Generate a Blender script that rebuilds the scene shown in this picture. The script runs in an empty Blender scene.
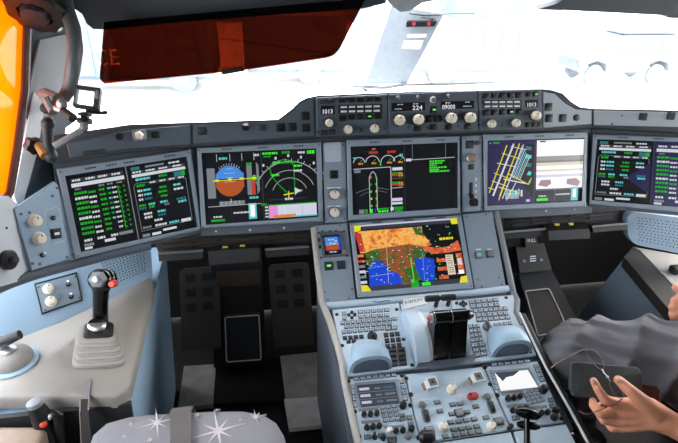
import bpy, bmesh, math, random
from mathutils import Vector as V, Matrix
random.seed(7)
SC = bpy.context.scene
COL = SC.collection
R = math.radians
# ------------------------------------------------------------------ camera
FP = 512.45
CO = V((-.424, 0, 1.489))
def _cam():
    y, t, r = R(9.514), R(27.306), R(.959)
    fw = V((math.sin(y)*math.cos(t), math.cos(y)*math.cos(t), -math.sin(t)))
    rt = V((math.cos(y), -math.sin(y), 0)); up = rt.cross(fw)
    return rt*math.cos(r)+up*math.sin(r), -rt*math.sin(r)+up*math.cos(r), fw
CR, CU, CF = _cam()
cd = bpy.data.cameras.new('camera'); cam = bpy.data.objects.new('camera', cd); COL.objects.link(cam)
cd.sensor_width = 36; cd.lens = FP/678*36; cd.clip_start = .02; cd.clip_end = 500
cam.matrix_world = Matrix(((CR.x, CU.x, -CF.x, CO.x), (CR.y, CU.y, -CF.y, CO.y), (CR.z, CU.z, -CF.z, CO.z), (0, 0, 0, 1)))
SC.camera = cam
def ray(x, y): return CF+CR*((x-339)/FP)-CU*((y-221.5)/FP)
# a plane: point, normal, axes.  hit() measures where a sight line of the photograph meets a real surface
class Pl:
    def __init__(s, p, n, u=None):
        s.p = V(p); s.n = V(n).normalized()
        u = V(u) if u is not None else V((1, 0, 0))
        s.u = (u-s.n*u.dot(s.n)).normalized(); s.v = s.n.cross(s.u)
    def hit(s, x, y, off=0):
        d = ray(x, y); return CO+d*((s.p+s.n*off-CO).dot(s.n)/d.dot(s.n))
    def rot(s, p, axis, deg):
        q = Matrix.Rotation(R(deg), 3, axis); return Pl(p, q@s.n, q@s.u)
    def f(s, x, y, off=0, ang=0):
        o = s.hit(x, y, off); u, v = s.u, s.v
        if ang:
            q = Matrix.Rotation(R(ang), 3, s.n); u, v = q@u, q@v
        return F(o, u, v, s.n)
class F:
    def __init__(s, o, u=(1, 0, 0), v=(0, 1, 0), n=(0, 0, 1)):
        s.o, s.u, s.v, s.n = V(o), V(u), V(v), V(n)
    def pt(s, a, b, c=0): return s.o+s.u*a+s.v*b+s.n*c
    def at(s, a, b, c=0): return F(s.pt(a, b, c), s.u, s.v, s.n)
def dp(x, y, d): return CO+ray(x, y)*d
def tilt(p, deg): return Pl(p, (0, -math.cos(R(deg)), math.sin(R(deg))))
M = tilt((0, 1.322, .8), 20)
HL = M.hit(199, 229); ML = M.rot(HL, M.v, 25)
HR = M.hit(590, 205); MR = M.rot(HR, M.v, -25)
HA = ML.hit(66, 215); MA = ML.rot(HA, M.v, 22)
G = tilt((0, 1.36, 1.05), 12)
GL = G.rot(G.hit(192, 140), V((0, 0, 1)), 20); GR = G.rot(G.hit(592, 122), V((0, 0, 1)), -20)
LP = tilt((0, 1.157, .639), 45.26)
K = tilt((0, .906, .584), 79)
P = tilt((0, .906, .584), 71.6)
S = Pl((0, 0, .66), (0, 0, 1))
# ------------------------------------------------------------------ materials
def lin(c): return tuple(((v/255)/12.92 if v/255 <= .04045 else ((v/255+.055)/1.055)**2.4) for v in c)
MT = {}
def mat(name, c, rough=.5, metal=0, var=.06, scale=60, bump=0, em=0, spec=.5, coat=0, raw=False):
    m = bpy.data.materials.new(name); MT[name] = m; m.use_nodes = True
    nt = m.node_tree; b = nt.nodes['Principled BSDF']
    col = c if raw else lin(c)
    n = nt.nodes.new('ShaderNodeTexNoise'); n.inputs['Scale'].default_value = scale; n.inputs['Detail'].default_value = 3
    tc = nt.nodes.new('ShaderNodeTexCoord'); nt.links.new(tc.outputs['Object'], n.inputs['Vector'])
    if em:
        b.inputs['Base Color'].default_value = (.01, .01, .01, 1)
        b.inputs['Emission Color'].default_value = (*col, 1); b.inputs['Emission Strength'].default_value = em
    else:
        r = nt.nodes.new('ShaderNodeMapRange'); nt.links.new(n.outputs['Fac'], r.inputs['Value'])
        r.inputs['From Min'].default_value = .3; r.inputs['From Max'].default_value = .7
        r.inputs['To Min'].default_value = 1-var; r.inputs['To Max'].default_value = 1+var
        x = nt.nodes.new('ShaderNodeVectorMath'); x.operation = 'SCALE'; x.inputs[0].default_value = col
        nt.links.new(r.outputs['Result'], x.inputs['Scale']); nt.links.new(x.outputs['Vector'], b.inputs['Base Color'])
    b.inputs['Roughness'].default_value = rough; b.inputs['Metallic'].default_value = metal
    b.inputs['Specular IOR Level'].default_value = spec; b.inputs['Coat Weight'].default_value = coat
    if bump:
        bp = nt.nodes.new('ShaderNodeBump'); bp.inputs['Strength'].default_value = bump; bp.inputs['Distance'].default_value = .002
        nt.links.new(n.outputs['Fac'], bp.inputs['Height']); nt.links.new(bp.outputs['Normal'], b.inputs['Normal'])
    return m
mat('panel', (132, 145, 157), .5, bump=.1, scale=400)
mat('panel_dark', (84, 92, 102), .5, bump=.1, scale=400)
mat('pedestal', (186, 205, 219), .42, bump=.08, scale=400)
mat('bezel', (138, 151, 163), .38, bump=.05, scale=400)
mat('fcu', (78, 88, 99), .5, bump=.1, scale=400)
mat('coaming', (52, 57, 62), .75, bump=.5, scale=500)
mat('coaming_edge', (158, 166, 173), .6, bump=.2, scale=500)
mat('black', (14, 14, 15), .45)
mat('black_gloss', (8, 8, 9), .18)
mat('charcoal', (38, 39, 41), .6, bump=.3, scale=300)
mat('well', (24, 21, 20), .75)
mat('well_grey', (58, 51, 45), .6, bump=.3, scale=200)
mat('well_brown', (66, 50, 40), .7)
mat('steel_plate', (215, 212, 208), .55, bump=.2, var=.15, scale=20)
mat('kick', (150, 146, 142), .55, bump=.2, var=.2, scale=20)
mat('edge_strip', (172, 170, 162), .55, bump=.2)
mat('metal_rim', (215, 215, 215), .4)
mat('chrome', (205, 207, 210), .38, metal=.9)
mat('key', (170, 182, 192), .5)
mat('key_dark', (40, 44, 50), .5)
mat('legend', (225, 232, 236), .6)
mat('knob', (222, 214, 194), .4)
mat('knob_grey', (112, 112, 112), .45)
mat('console', (147, 142, 136), .5, bump=.35, scale=350)
mat('console_blue', (146, 170, 190), .5, bump=.2, scale=350)
mat('rest_blue', (160, 186, 204), .4, bump=.1, scale=350)
mat('console_side', (160, 190, 212), .55, bump=.2, scale=350)
mat('blue_grey', (92, 106, 120), .6, bump=.2, scale=350)
mat('boot', (146, 142, 136), .6, bump=.2, scale=300)
mat('fabric', (138, 137, 143), .9, bump=1, scale=900, var=.12)
mat('star', (196, 186, 188), .9)
mat('strap', (92, 88, 86), .75, bump=.6, scale=800)
mat('trim_grey', (128, 132, 136), .5, bump=.2, scale=300)
mat('wall', (196, 201, 206), .55, bump=.15, scale=300)
mat('lining', (62, 68, 75), .75, bump=.3, scale=300)
mat('pillar', (160, 168, 175), .6)
mat('pillar_dark', (66, 74, 82), .65, bump=.2, scale=300)
mat('brown', (74, 44, 34), .5)
mat('handle_grey', (88, 90, 92), .45)
mat('amber_tube', (150, 105, 50), .5)
mat('red', (176, 52, 52), .45)
mat('orange_button', (215, 70, 40), .4)
mat('white', (235, 236, 238), .5)
mat('yellow', (225, 205, 90), .5)
mat('beige', (146, 126, 110), .6)
mat('skin', (222, 152, 120), .5, var=.12, scale=35, bump=.3)
mat('nail', (220, 170, 145), .3)
mat('trousers', (104, 103, 107), .85, bump=.5, scale=900, var=.1)
mat('shirt', (225, 228, 232), .8)
mat('hair', (50, 36, 26), .7)
mat('phone_case', (50, 54, 56), .55, bump=.5, scale=400)
mat('leather', (92, 50, 40), .5)
mat('ground', (195, 195, 190), .9, scale=.3, raw=False)
mat('car', (88, 98, 112), .6, scale=.5)
mat('car_pale', (106, 114, 124), .6, scale=.5)
mat('car_dark', (92, 100, 108), .8, scale=.5)
mat('building', (96, 108, 118), .8, scale=.2, var=.15)
mat('sign_white', (245, 245, 245), .7)
for n, c, e in (('s_black', (7, 8, 14), 1), ('s_navy', (34, 30, 74), 1), ('s_green', (20, 165, 30), 1), ('s_bright', (60, 230, 50), 1), ('s_white', (205, 210, 214), 1),
                ('s_grey', (120, 125, 132), 1), ('s_dgrey', (52, 55, 66), 1), ('s_cyan', (90, 200, 205), 1), ('s_teal', (40, 110, 120), 1), ('s_sky', (70, 135, 215), 1), ('s_earth', (172, 82, 34), 1),
                ('s_yellow', (225, 215, 40), 1), ('s_red', (190, 60, 45), 1), ('s_amber', (215, 130, 50), 1), ('s_magenta', (225, 140, 215), 1), ('s_lav', (205, 205, 225), 1),
                ('s_blue', (22, 66, 205), 1), ('s_paper', (238, 238, 240), 1.1), ('s_tan', (222, 205, 185), 1), ('s_band', (150, 152, 145), 1), ('s_mauve', (160, 130, 140), 1), ('led', (120, 255, 120), 1), ('s_lcd', (60, 66, 78), 1)):
    mat(n, c, .25, em=e)
def folds(m, scale, dist, k, d):
    nt = m.node_tree; b = nt.nodes['Principled BSDF']; w_ = nt.nodes.new('ShaderNodeTexWave'); w_.inputs['Scale'].default_value = scale; w_.inputs['Distortion'].default_value = dist; w_.inputs['Detail'].default_value = 1.5; w_.inputs['Detail Scale'].default_value = .8
    w_.bands_direction = 'DIAGONAL'; tc = nt.nodes.new('ShaderNodeTexCoord'); nt.links.new(tc.outputs['Object'], w_.inputs['Vector'])
    bp = nt.nodes.new('ShaderNodeBump'); bp.inputs['Strength'].default_value = k; bp.inputs['Distance'].default_value = d
    nt.links.new(w_.outputs['Fac'], bp.inputs['Height']); nt.links.new(bp.outputs['Normal'], b.inputs['Normal'])
folds(MT['trousers'], 5.5, 5, .8, .03)
def terrain(name, cols, scale):
    m = bpy.data.materials.new(name); MT[name] = m; m.use_nodes = True; nt = m.node_tree; b = nt.nodes['Principled BSDF']
    tc = nt.nodes.new('ShaderNodeTexCoord'); n = nt.nodes.new('ShaderNodeTexNoise'); n.inputs['Scale'].default_value = scale; n.inputs['Detail'].default_value = 4
    r = nt.nodes.new('ShaderNodeValToRGB'); r.color_ramp.interpolation = 'LINEAR'
    e = r.color_ramp.elements; e[0].position = .3; e[1].position = .7
    for i, c in enumerate(cols):
        el = e[i] if i < 2 else e.new(.3+.4*i/len(cols))
    for i, c in enumerate(cols):
        e[i].position = .34+.32*i/(len(cols)-1); e[i].color = (*lin(c), 1)
    nt.links.new(tc.outputs['Object'], n.inputs['Vector']); nt.links.new(n.outputs['Fac'], r.inputs['Fac'])
    nt.links.new(r.outputs['Color'], b.inputs['Emission Color']); b.inputs['Emission Strength'].default_value = 1
    b.inputs['Base Color'].default_value = (.01, .01, .01, 1); b.inputs['Roughness'].default_value = .25
terrain('t_desert', [(190, 90, 35), (240, 150, 60), (245, 185, 90), (215, 110, 45)], 40)
terrain('t_hill', [(50, 100, 30), (120, 75, 40), (165, 80, 45), (80, 90, 35)], 70)
terrain('t_green', [(25, 60, 20), (60, 120, 40), (30, 80, 25), (130, 80, 45)], 90)
terrain('t_red', [(190, 70, 35), (225, 110, 60), (180, 60, 30)], 60)
def glassy(name, col, refl=.06, rough=.0, transl=None, tmix=.5):
    m = bpy.data.materials.new(name); MT[name] = m; m.use_nodes = True; nt = m.node_tree; nt.nodes.clear()
    o = nt.nodes.new('ShaderNodeOutputMaterial'); t = nt.nodes.new('ShaderNodeBsdfTransparent'); t.inputs['Color'].default_value = (*col, 1)
    g = nt.nodes.new('ShaderNodeBsdfGlossy'); g.inputs['Roughness'].default_value = rough
    x = nt.nodes.new('ShaderNodeMixShader'); x.inputs[0].default_value = refl
    src = t
    if transl:
        tr = nt.nodes.new('ShaderNodeBsdfTranslucent'); tr.inputs['Color'].default_value = (*transl, 1)
        y = nt.nodes.new('ShaderNodeMixShader'); y.inputs[0].default_value = tmix
        nt.links.new(t.outputs[0], y.inputs[1]); nt.links.new(tr.outputs[0], y.inputs[2]); src = y
    nt.links.new(src.outputs[0], x.inputs[1]); nt.links.new(g.outputs[0], x.inputs[2]); nt.links.new(x.outputs[0], o.inputs[0])
glassy('window_glass', (.97, .98, .98), .03)
glassy('visor_glass', (.185, .048, .022), .03, .02)
glassy('amber_glass', (.75, .22, .01), .04, .05, (.85, .33, .01), .6)
glassy('lens_glass', (.985, .985, .99), .05, .3)
# ------------------------------------------------------------------ mesh builder
class MB:
    def __init__(s): s.v = []; s.f = []; s.m = []
    def add(s, pts, faces, mi=0):
        b = len(s.v); s.v += [V(p) for p in pts]; s.f += [[b+i for i in f] for f in faces]; s.m += [mi]*len(faces); return s
    def box(s, fr, cx, cy, cz, sx, sy, sz, mi=0):
        p = [fr.pt(cx+a*sx/2, cy+b*sy/2, cz+c*sz/2) for a in (-1, 1) for b in (-1, 1) for c in (-1, 1)]
        return s.add(p, [(0, 1, 3, 2), (4, 6, 7, 5), (0, 4, 5, 1), (2, 3, 7, 6), (0, 2, 6, 4), (1, 5, 7, 3)], mi)
    def loft(s, loops, mi=0, cap=True, closed=True):
        n = len(loops[0]); pts = [p for l in loops for p in l]; fs = []
        for i in range(len(loops)-1):
            for j in range(n if closed else n-1):
                k = (j+1) % n; fs.append((i*n+j, i*n+k, (i+1)*n+k, (i+1)*n+j))
        if cap: fs.append(tuple(range(n))[::-1]); fs.append(tuple((len(loops)-1)*n+j for j in range(n)))
        return s.add(pts, fs, mi)
    def rbox(s, fr, w, h, z0, z1, r=None, ch=None, mi=0, seg=3, taper=1):
        r = min(w, h)*.18 if r is None else r; ch = min(r, (z1-z0)*.4) if ch is None else ch
        def lp(i, z, k=1):
            o = []
            rr = max(r-i, 1e-5)
            for cx, cy, a0 in ((1, 1, 0), (-1, 1, 90), (-1, -1, 180), (1, -1, 270)):
                for j in range(seg+1):
                    a = R(a0+90*j/seg); o.append(fr.pt((cx*(w/2-r)+(rr)*math.cos(a))*k, (cy*(h/2-r)+(rr)*math.sin(a))*k, z))
            return o
        return s.loft([lp(0, z0), lp(0, z1-ch, taper), lp(ch*.3, z1-ch*.3, taper), lp(ch, z1, taper)], mi)
    def lathe(s, fr, prof, seg=20, mi=0, flute=0, fn=8, cap=True):
        loops = []
        for r, z in prof:
            loops.append([fr.pt((r*(1+flute*math.cos(fn*2*math.pi*j/seg)))*math.cos(2*math.pi*j/seg), (r*(1+flute*math.cos(fn*2*math.pi*j/seg)))*math.sin(2*math.pi*j/seg), z) for j in range(seg)])
        return s.loft(loops, mi, cap)
    def tube(s, pts, r, seg=10, mi=0, flat=1, cap=True):
        pts = [V(p) for p in pts]; rs = r if isinstance(r, (list, tuple)) else [r]*len(pts); loops = []
        t0 = (pts[1]-pts[0]).normalized(); a = t0.orthogonal().normalized()
        for i, p in enumerate(pts):
            t = (pts[min(i+1, len(pts)-1)]-pts[max(i-1, 0)]).normalized()
            a = (a-t*a.dot(t)).normalized(); b = t.cross(a)
            loops.append([p+(a*math.cos(2*math.pi*j/seg)+b*math.sin(2*math.pi*j/seg)*flat)*rs[i] for j in range(seg)])
        return s.loft(loops, mi, cap)
    def prism(s, pts, d, mi=0):   # closed outline pts extruded along the vector d
        pts = [V(p) for p in pts]; return s.loft([pts, [p+V(d) for p in pts]], mi)
    def sph(s, c, r, mi=0, seg=14, ring=8, sc=(1, 1, 1), fr=None):
        fr = fr or F(c); fr = F(c, fr.u, fr.v, fr.n); loops = []
        for i in range(1, ring):
            a = math.pi*i/ring
            loops.append([fr.pt(r*math.sin(a)*math.cos(2*math.pi*j/seg)*sc[0], r*math.sin(a)*math.sin(2*math.pi*j/seg)*sc[1], r*math.cos(a)*sc[2]) for j in range(seg)])
        return s.loft(loops, mi)
    def obj(s, name, mats, parent=None, smooth=35, kind=None):
        off = ORG.get(parent.name, V((0, 0, 0))) if parent else V((0, 0, 0))
        me = bpy.data.meshes.new(name); me.from_pydata([tuple(p-off) for p in s.v], [], s.f)
        mats = [mats] if isinstance(mats, str) else mats
        for m in mats: me.materials.append(MT[m])
        for i, p in enumerate(me.polygons): p.material_index = s.m[i]; p.use_smooth = True
        bm = bmesh.new(); bm.from_mesh(me); bmesh.ops.recalc_face_normals(bm, faces=bm.faces); bm.to_mesh(me); bm.free()
        me.set_sharp_from_angle(angle=R(smooth)); me.update()
        o = bpy.data.objects.new(name, me); COL.objects.link(o)
        if parent: o.parent = parent
        ORG[o.name] = off
        if kind: o['kind'] = kind
        return o
ORG = {}
def tag(o, label, cat, group=None):
    o['label'] = label; o['category'] = cat
    if group: o['group'] = group
    return o
def thing(name, label, cat, loc, group=None):
    o = bpy.data.objects.new(name, None); COL.objects.link(o); o.location = loc; o.empty_display_size = .03; ORG[o.name] = V(loc)
    return tag(o, label, cat, group)
def px(pl, pts, off=0): return [pl.hit(x, y, off) for x, y in pts]
def slab(pl, pts, th, off=0):  # outline on a plane with real thickness behind it
    m = MB(); m.prism(px(pl, pts, off), -pl.n*th); return m
def bslab(pl, pts, th, off=0, b=.002):   # the same with a small chamfer
    P_ = px(pl, pts, off); c = sum(P_, V((0, 0, 0)))/len(P_)
    def ins(q, d): return q+(c-q).normalized()*d
    m = MB(); m.loft([[q-pl.n*th for q in P_], [q-pl.n*b for q in P_], [ins(q, b*1.3) for q in P_]]); return m
def struct(m, name, mt): return m.obj(name, mt, None, kind='structure')
def lerp(a, b, t): return (a[0]+(b[0]-a[0])*t, a[1]+(b[1]-a[1])*t)
def bil(q, s, t): return lerp(lerp(q[0], q[1], s), lerp(q[3], q[2], s), t)
# ------------------------------------------------------------------ small controls (children of their panel)
def button(par, pl, x, y, w=.016, h=.016, mt='key', z=.005, name='button', lit=None, ang=0, frame=True):
    f = pl.f(x, y, ang=ang)
    m = MB()
    if frame: m.rbox(f, w+.004, h+.004, 0, .0015, r=.002, ch=.0005, mi=1)
    m.rbox(f, w, h, 0, z, r=w*.14, ch=.0012)
    if lit: m.box(f, 0, 0, z+.0002, w*.55, h*.28, .0006, 2)
    return m.obj(name, [mt, 'black', lit or 'legend'], par)
def knob(par, pl, x, y, r=.011, h=.02, mt='knob', name='knob', skirt=True, ang=0, flute=.04, base='fcu'):
    f = pl.f(x, y, ang=ang); m = MB()
    if skirt: m.lathe(f, [(r*1.25, 0), (r*1.25, .003), (r*1.1, .005)], 24, 1)
    m.lathe(f, [(r, .002), (r*.98, h*.75), (r*.85, h*.96), (r*.7, h)], 32, 0, flute, 8)
    m.box(f, 0, r*.6, h+.0003, r*.15, r*.5, .001, 2)
    return m.obj(name, [mt, base, 'black'], par)
def screw(par, pl, x, y, r=.004, mt='knob_grey', name='screw'):
    f = pl.f(x, y); m = MB(); m.lathe(f, [(r, 0), (r, .0012), (r*.7, .002)], 14); m.box(f, 0, 0, .002, r*1.3, r*.25, .0006, 1)
    return m.obj(name, [mt, 'black'], par)
def toggle(par, pl, x, y, name='toggle_switch', dx=0, dy=.006, mt='chrome', L=.014):
    f = pl.f(x, y); m = MB(); m.lathe(f, [(.006, 0), (.006, .002), (.004, .004)], 14, 1)
    m.tube([f.pt(0, 0, .002), f.pt(dx*.5, dy*.5, L*.6), f.pt(dx, dy, L)], [.0018, .0022, .003], 10, 0)
    return m.obj(name, [mt, 'black'], par)
# writing -> mesh triangles laid on a plane
def textmesh(body):
    c = bpy.data.curves.new('t', 'FONT'); c.body = body; c.size = 1; c.align_x = 'LEFT'; c.resolution_u = 2
    o = bpy.data.objects.new('t', c); COL.objects.link(o); bpy.context.view_layer.update()
    me = o.to_mesh(); vs = [v.co.copy() for v in me.vertices]; fs = [list(p.vertices) for p in me.polygons]
    o.to_mesh_clear(); bpy.data.objects.remove(o); bpy.data.curves.remove(c)
    x0, x1 = min(v.x for v in vs), max(v.x for v in vs); y0, y1 = min(v.y for v in vs), max(v.y for v in vs)
    return [((v.x-x0)/(x1-x0), (v.y-y0)/(y1-y0)) for v in vs], fs
def text_on(m, pl, body, q, off, mi=0):   # q: four corners TL TR BR BL
    vs, fs = textmesh(body)
    m.add([pl.hit(*bil(q, u, 1-w), off) for u, w in vs], fs, mi)
# screen graphics: flat marks lit on the glass
class Gfx:
    def __init__(s, pl, q, off=.0012): s.pl, s.q, s.off = pl, q, off; s.m = MB(); s.mats = []
    def mi(s, n):
        if n not in s.mats: s.mats.append(n)
        return s.mats.index(n)
    def P(s, a, b): return s.pl.hit(*bil(s.q, a, b), s.off)
    def poly(s, pts, mt, lift=0):
        s.m.add([s.P(*p)+s.pl.n*lift for p in pts], [tuple(range(len(pts)))], s.mi(mt)); return s
    def rect(s, a, b, c, d, mt, lift=0): return s.poly([(a, b), (c, b), (c, d), (a, d)], mt, lift)
    def line(s, pts, w, mt, lift=0, asp=1.45):
        for (a, b), (c, d) in zip(pts, pts[1:]):
            dx, dy = (c-a)*asp, d-b; l = math.hypot(dx, dy) or 1; nx, ny = -dy/l*w*.38/asp, dx/l*w*.38
            s.poly([(a+nx, b+ny), (c+nx, d+ny), (c-nx, d-ny), (a-nx, b-ny)], mt, lift)
        return s
    def arc(s, cx, cy, r, a0, a1, w, mt, lift=0, asp=1.45, n=18):
        return s.line([(cx+r/asp*math.cos(R(a0+(a1-a0)*i/n)), cy-r*math.sin(R(a0+(a1-a0)*i/n))) for i in range(n+1)], w, mt, lift, asp)
    def disc(s, cx, cy, r, a0, a1, mt, lift=0, asp=1.45, n=20):
        return s.poly([(cx+r/asp*math.cos(R(a0+(a1-a0)*i/n)), cy-r*math.sin(R(a0+(a1-a0)*i/n))) for i in range(n+1)], mt, lift)
    def words(s, a, b, t, h, mt, lift=.0003):
        x = a
        while x < b-.004:
            w = min(random.uniform(.012, .03), b-x); s.rect(x, t-h/2, x+w, t+h/2, mt, lift); x += w+.005
        return s
    def text(s, body, a, b, c, d, mt, lift=.0004):
        vs, fs = textmesh(body); s.m.add([s.P(a+(c-a)*u, b+(d-b)*(1-w))+s.pl.n*lift for u, w in vs], fs, s.mi(mt)); return s
    def obj(s, par, name='symbology'): return s.m.obj(name, s.mats, par) if s.m.f else None
def display(label, pl, outer, inner, name='display_unit', bez=.012, base='s_black', marks=(.2, .5, .8), group='landscape cockpit displays', top_btn=True):
    c = sum(px(pl, outer), V((0, 0, 0)))/4
    t = thing(name, label, 'display', c-pl.n*.05, group)
    m = MB(); O = px(pl, outer, bez); I = px(pl, inner, bez); cc = c
    Ob = px(pl, outer, -.0105); Oc = [o+(c+pl.n*bez-o).normalized()*.004 for o in O]; Om = [o-pl.n*.003 for o in O]
    I1 = px(pl, inner, .002)
    m.loft([Ob, Om, Oc, I, I1], cap=False)
    m.add(Ob, [(0, 1, 2, 3)])
    m.obj('bezel', 'bezel', t, smooth=25)
    sc = MB().add(px(pl, inner, .0025), [(0, 1, 2, 3)]); sc.obj('screen', base, t)
    if top_btn:
        for u in marks:                                     # small lettered keys along the top and bottom rims
            for s_ in range(4):
                x, y = lerp(lerp(outer[0], outer[1], u+s_*.022), lerp(inner[0], inner[1], u+s_*.022), .5)
                b = MB(); b.rbox(pl.f(x, y, bez), .005, .004, -.0005, .0012, r=.0008, ch=.0004); b.obj('rim_key', 'key_dark', t)
    for (a, b) in zip(outer, inner):
        x, y = lerp(a, b, .45); f = pl.f(x, y, bez); k = MB(); k.lathe(f, [(.0028, -.0005), (.0028, .0008), (.002, .0014)], 10); k.obj('screw', 'knob_grey', t)
    g = Gfx(pl, inner, .0032)
    return t, g
# ================================================================== DISPLAYS
def page_list(g, a, b):        # a page of rows: tabs, title bar, two-tone rows, a route line
    w = b-a; X = lambda u: a+u*w
    g.rect(X(.03), .055, X(.97), .10, 's_dgrey'); 
    for u in (.06, .3, .52, .76): g.words(X(u), X(u+.16), .078, .025, 's_white')
    g.rect(X(.03), .115, X(.97), .165, 's_white')
    for u in (.08, .5, .65, .82): g.words(X(u), X(u+.1), .195, .022, 's_grey')
    for i in range(9):
        t = .25+i*.066
        g.words(X(.05), X(.28), t, .032, 's_green' if i % 4 != 1 else 's_white')
        g.words(X(.3), X(.43), t+.01, .026, 's_white' if i % 3 else 's_green')
        g.words(X(.49), X(.6), t, .026, 's_green')
        if i < 7: g.words(X(.64), X(.7), t, .022, 's_green' if i % 2 else 's_cyan')
        g.words(X(.72), X(.8), t, .022, 's_white')
        g.line([(X(.82), t-.015), (X(.87), t+.02)], .012, 's_green'); g.words(X(.92), X(.95), t, .02, 's_green')
    g.line([(X(.83), .24), (X(.84), .82)], .012, 's_green')
    for u in (.06, .3, .55): g.words(X(u), X(u+.14), .87, .03, 's_white')
    g.rect(X(.7), .85, X(.95), .89, 's_grey'); g.rect(X(.04), .91, X(.22), .945, 's_grey'); g.rect(X(.42), .905, X(.62), .94, 's_white'); g.rect(X(.04), .955, X(.18), .985, 's_white')
def page_fms(g, a, b, tri=False):
    w = b-a; X = lambda u: a+u*w
    if tri: g.poly([(X(.98), .34), (X(.98), .83), (X(.55), .60)], 's_navy', .0002)
    g.rect(X(.05), .03, X(.2), .075, 's_teal'); g.rect(X(.3), .035, X(.62), .06, 's_grey'); g.words(X(.7), X(.9), .05, .022, 's_white')
    g.rect(X(.05), .085, X(.97), .12, 's_dgrey')
    for u in (.07, .3, .52, .76): g.words(X(u), X(u+.15), .102, .022, 's_white')
    g.rect(X(.05), .13, X(.97), .17, 's_white')
    g.words(X(.1), X(.35), .205, .03, 's_cyan'); g.words(X(.5), X(.64), .205, .03, 's_green'); g.rect(X(.76), .185, X(.9), .25, 's_teal'); g.rect(X(.86), .185, X(.95), .25, 's_green')
    g.line([(X(.05), .9), (X(.05), .29), (X(.1), .25), (X(.95), .29), (X(.95), .88), (X(.05), .9)], .008, 's_grey')
    g.rect(X(.3), .25, X(.93), .29, 's_dgrey')
    for u in (.33, .5, .66, .82): g.words(X(u), X(u+.1), .27, .02, 's_white')
    g.words(X(.1), X(.24), .29, .035, 's_green')
    for t, l in ((.36, ((.1, .18, 's_white'), (.2, .33, 's_cyan'), (.48, .6, 's_green'), (.72, .86, 's_cyan'))), (.42, ((.1, .18, 's_white'), (.2, .33, 's_cyan'), (.45, .6, 's_green'), (.72, .88, 's_white'))),
                 (.48, ((.1, .18, 's_white'), (.2, .33, 's_teal'), (.48, .6, 's_green'))), (.56, ((.08, .2, 's_green'), (.25, .36, 's_cyan'), (.45, .58, 's_cyan'), (.74, .9, 's_teal'))),
                 (.6, ((.08, .2, 's_teal'), (.25, .36, 's_green'), (.52, .6, 's_grey'), (.76, .9, 's_cyan'))), (.68, ((.14, .28, 's_white'), (.38, .52, 's_cyan'))), (.73, ((.14, .28, 's_white'), (.38, .52, 's_teal'))), (.79, ((.3, .44, 's_white'),)),
                 (.86, ((.08, .24, 's_grey'), (.3, .5, 's_white'), (.55, .72, 's_cyan')))):
        for u, v, mt in l: g.words(X(u), X(v), t, .028, mt)
    g.rect(X(.76), .845, X(.93), .89, 's_white'); g.rect(X(.42), .925, X(.66), .955, 's_white'); g.rect(X(.05), .945, X(.18), .985, 's_grey'); g.rect(X(.22), .95, X(.38), .985, 's_white')

# captain's outer display
t, g = display('landscape display on the far left showing two pages of green and white rows', ML, [(56.5, 169), (191, 149.5), (202, 229.5), (75.5, 259)], [(65, 176), (186.5, 156.5), (197.5, 227), (81, 252)], marks=(.2, .36, .5, .82))
page_list(g, .02, .485); page_fms(g, .51, .99); g.rect(.492, .0, .5, 1, 's_grey')
g.obj(t)
# captain's inner display: flight and navigation pictures
inn = [(201.3, 153), (316, 148.3), (318.6, 216.8), (206, 225)]
t, g = display('landscape display showing a round blue and brown horizon beside a green route arc', M, [(196.8, 147.8), (321, 142), (323.5, 221), (201.3, 228.5)], inn)
A = 1.62
g.rect(.515, .01, .522, .99, 's_dgrey')
for u in (.13, .245, .35, .455): g.line([(u, .03), (u, .13)], .008, 's_white')
g.words(.15, .22, .09, .03, 's_cyan'); g.words(.46, .5, .06, .03, 's_white')
g.rect(.035, .22, .105, .64, 's_grey'); g.disc(.235, .40, .205, 7, 173, 's_sky', .0001, A); g.disc(.235, .42, .205, 187, 353, 's_earth', .0001, A)
g.rect(.112, .30, .358, .375, 's_sky', .0002); g.rect(.112, .405, .358, .5, 's_earth', .0002); g.line([(.08, .40), (.44, .385)], .014, 's_yellow', .0003)
for u, w in ((0, .05), (.06, .03), (.12, .05), (-.06, .03)): g.line([(.235-w, .3+u), (.235+w, .3+u)], .006, 's_white', .0004)
for q in range(9): g.line([(.235+.2/A*math.cos(R(50+q*10)), .39-.2*math.sin(R(50+q*10))), (.235+.23/A*math.cos(R(50+q*10)), .39-.23*math.sin(R(50+q*10)))], .008, 's_white', .0003, A)
g.rect(.105, .38, .14, .41, 's_yellow', .0004); g.rect(.32, .37, .355, .4, 's_yellow', .0004); g.rect(.22, .37, .25, .405, 's_yellow', .0005)
g.rect(.385, .2, .43, .62, 's_grey'); g.words(.385, .44, .18, .03, 's_green'); g.rect(.42, .36, .455, .62, 's_red', .0002); g.rect(.415, .35, .48, .42, 's_green', .0003); g.rect(.43, .37, .465, .4, 's_yellow', .0004)
g.poly([(.47, .16), (.49, .2), (.495, .56), (.47, .62)], 's_grey'); g.words(.4, .48, .66, .03, 's_cyan')
g.rect(.13, .69, .355, .755, 's_grey'); 
for u in (.15, .19, .23, .27, .31): g.line([(u, .69), (u, .74)], .006, 's_white', .0003)
g.line([(.235, .66), (.235, .71)], .01, 's_yellow', .0004)
g.line([(.03, .755), (.5, .75)], .008, 's_white'); g.line([(.235, .76), (.235, .97)], .006, 's_dgrey')
g.words(.25, .385, .86, .022, 's_white'); g.rect(.385, .74, .455, .96, 's_cyan'); g.rect(.4, .76, .44, .93, 's_paper', .0003); g.rect(.05, .935, .17, .965, 's_green'); g.words(.07, .15, .9, .02, 's_white')
cx, cy = .755, .67
for r, w in ((.50, .009), (.37, .007), (.26, .007)): g.arc(cx, cy, r, 22, 158, w, 's_white', 0, A)
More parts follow.
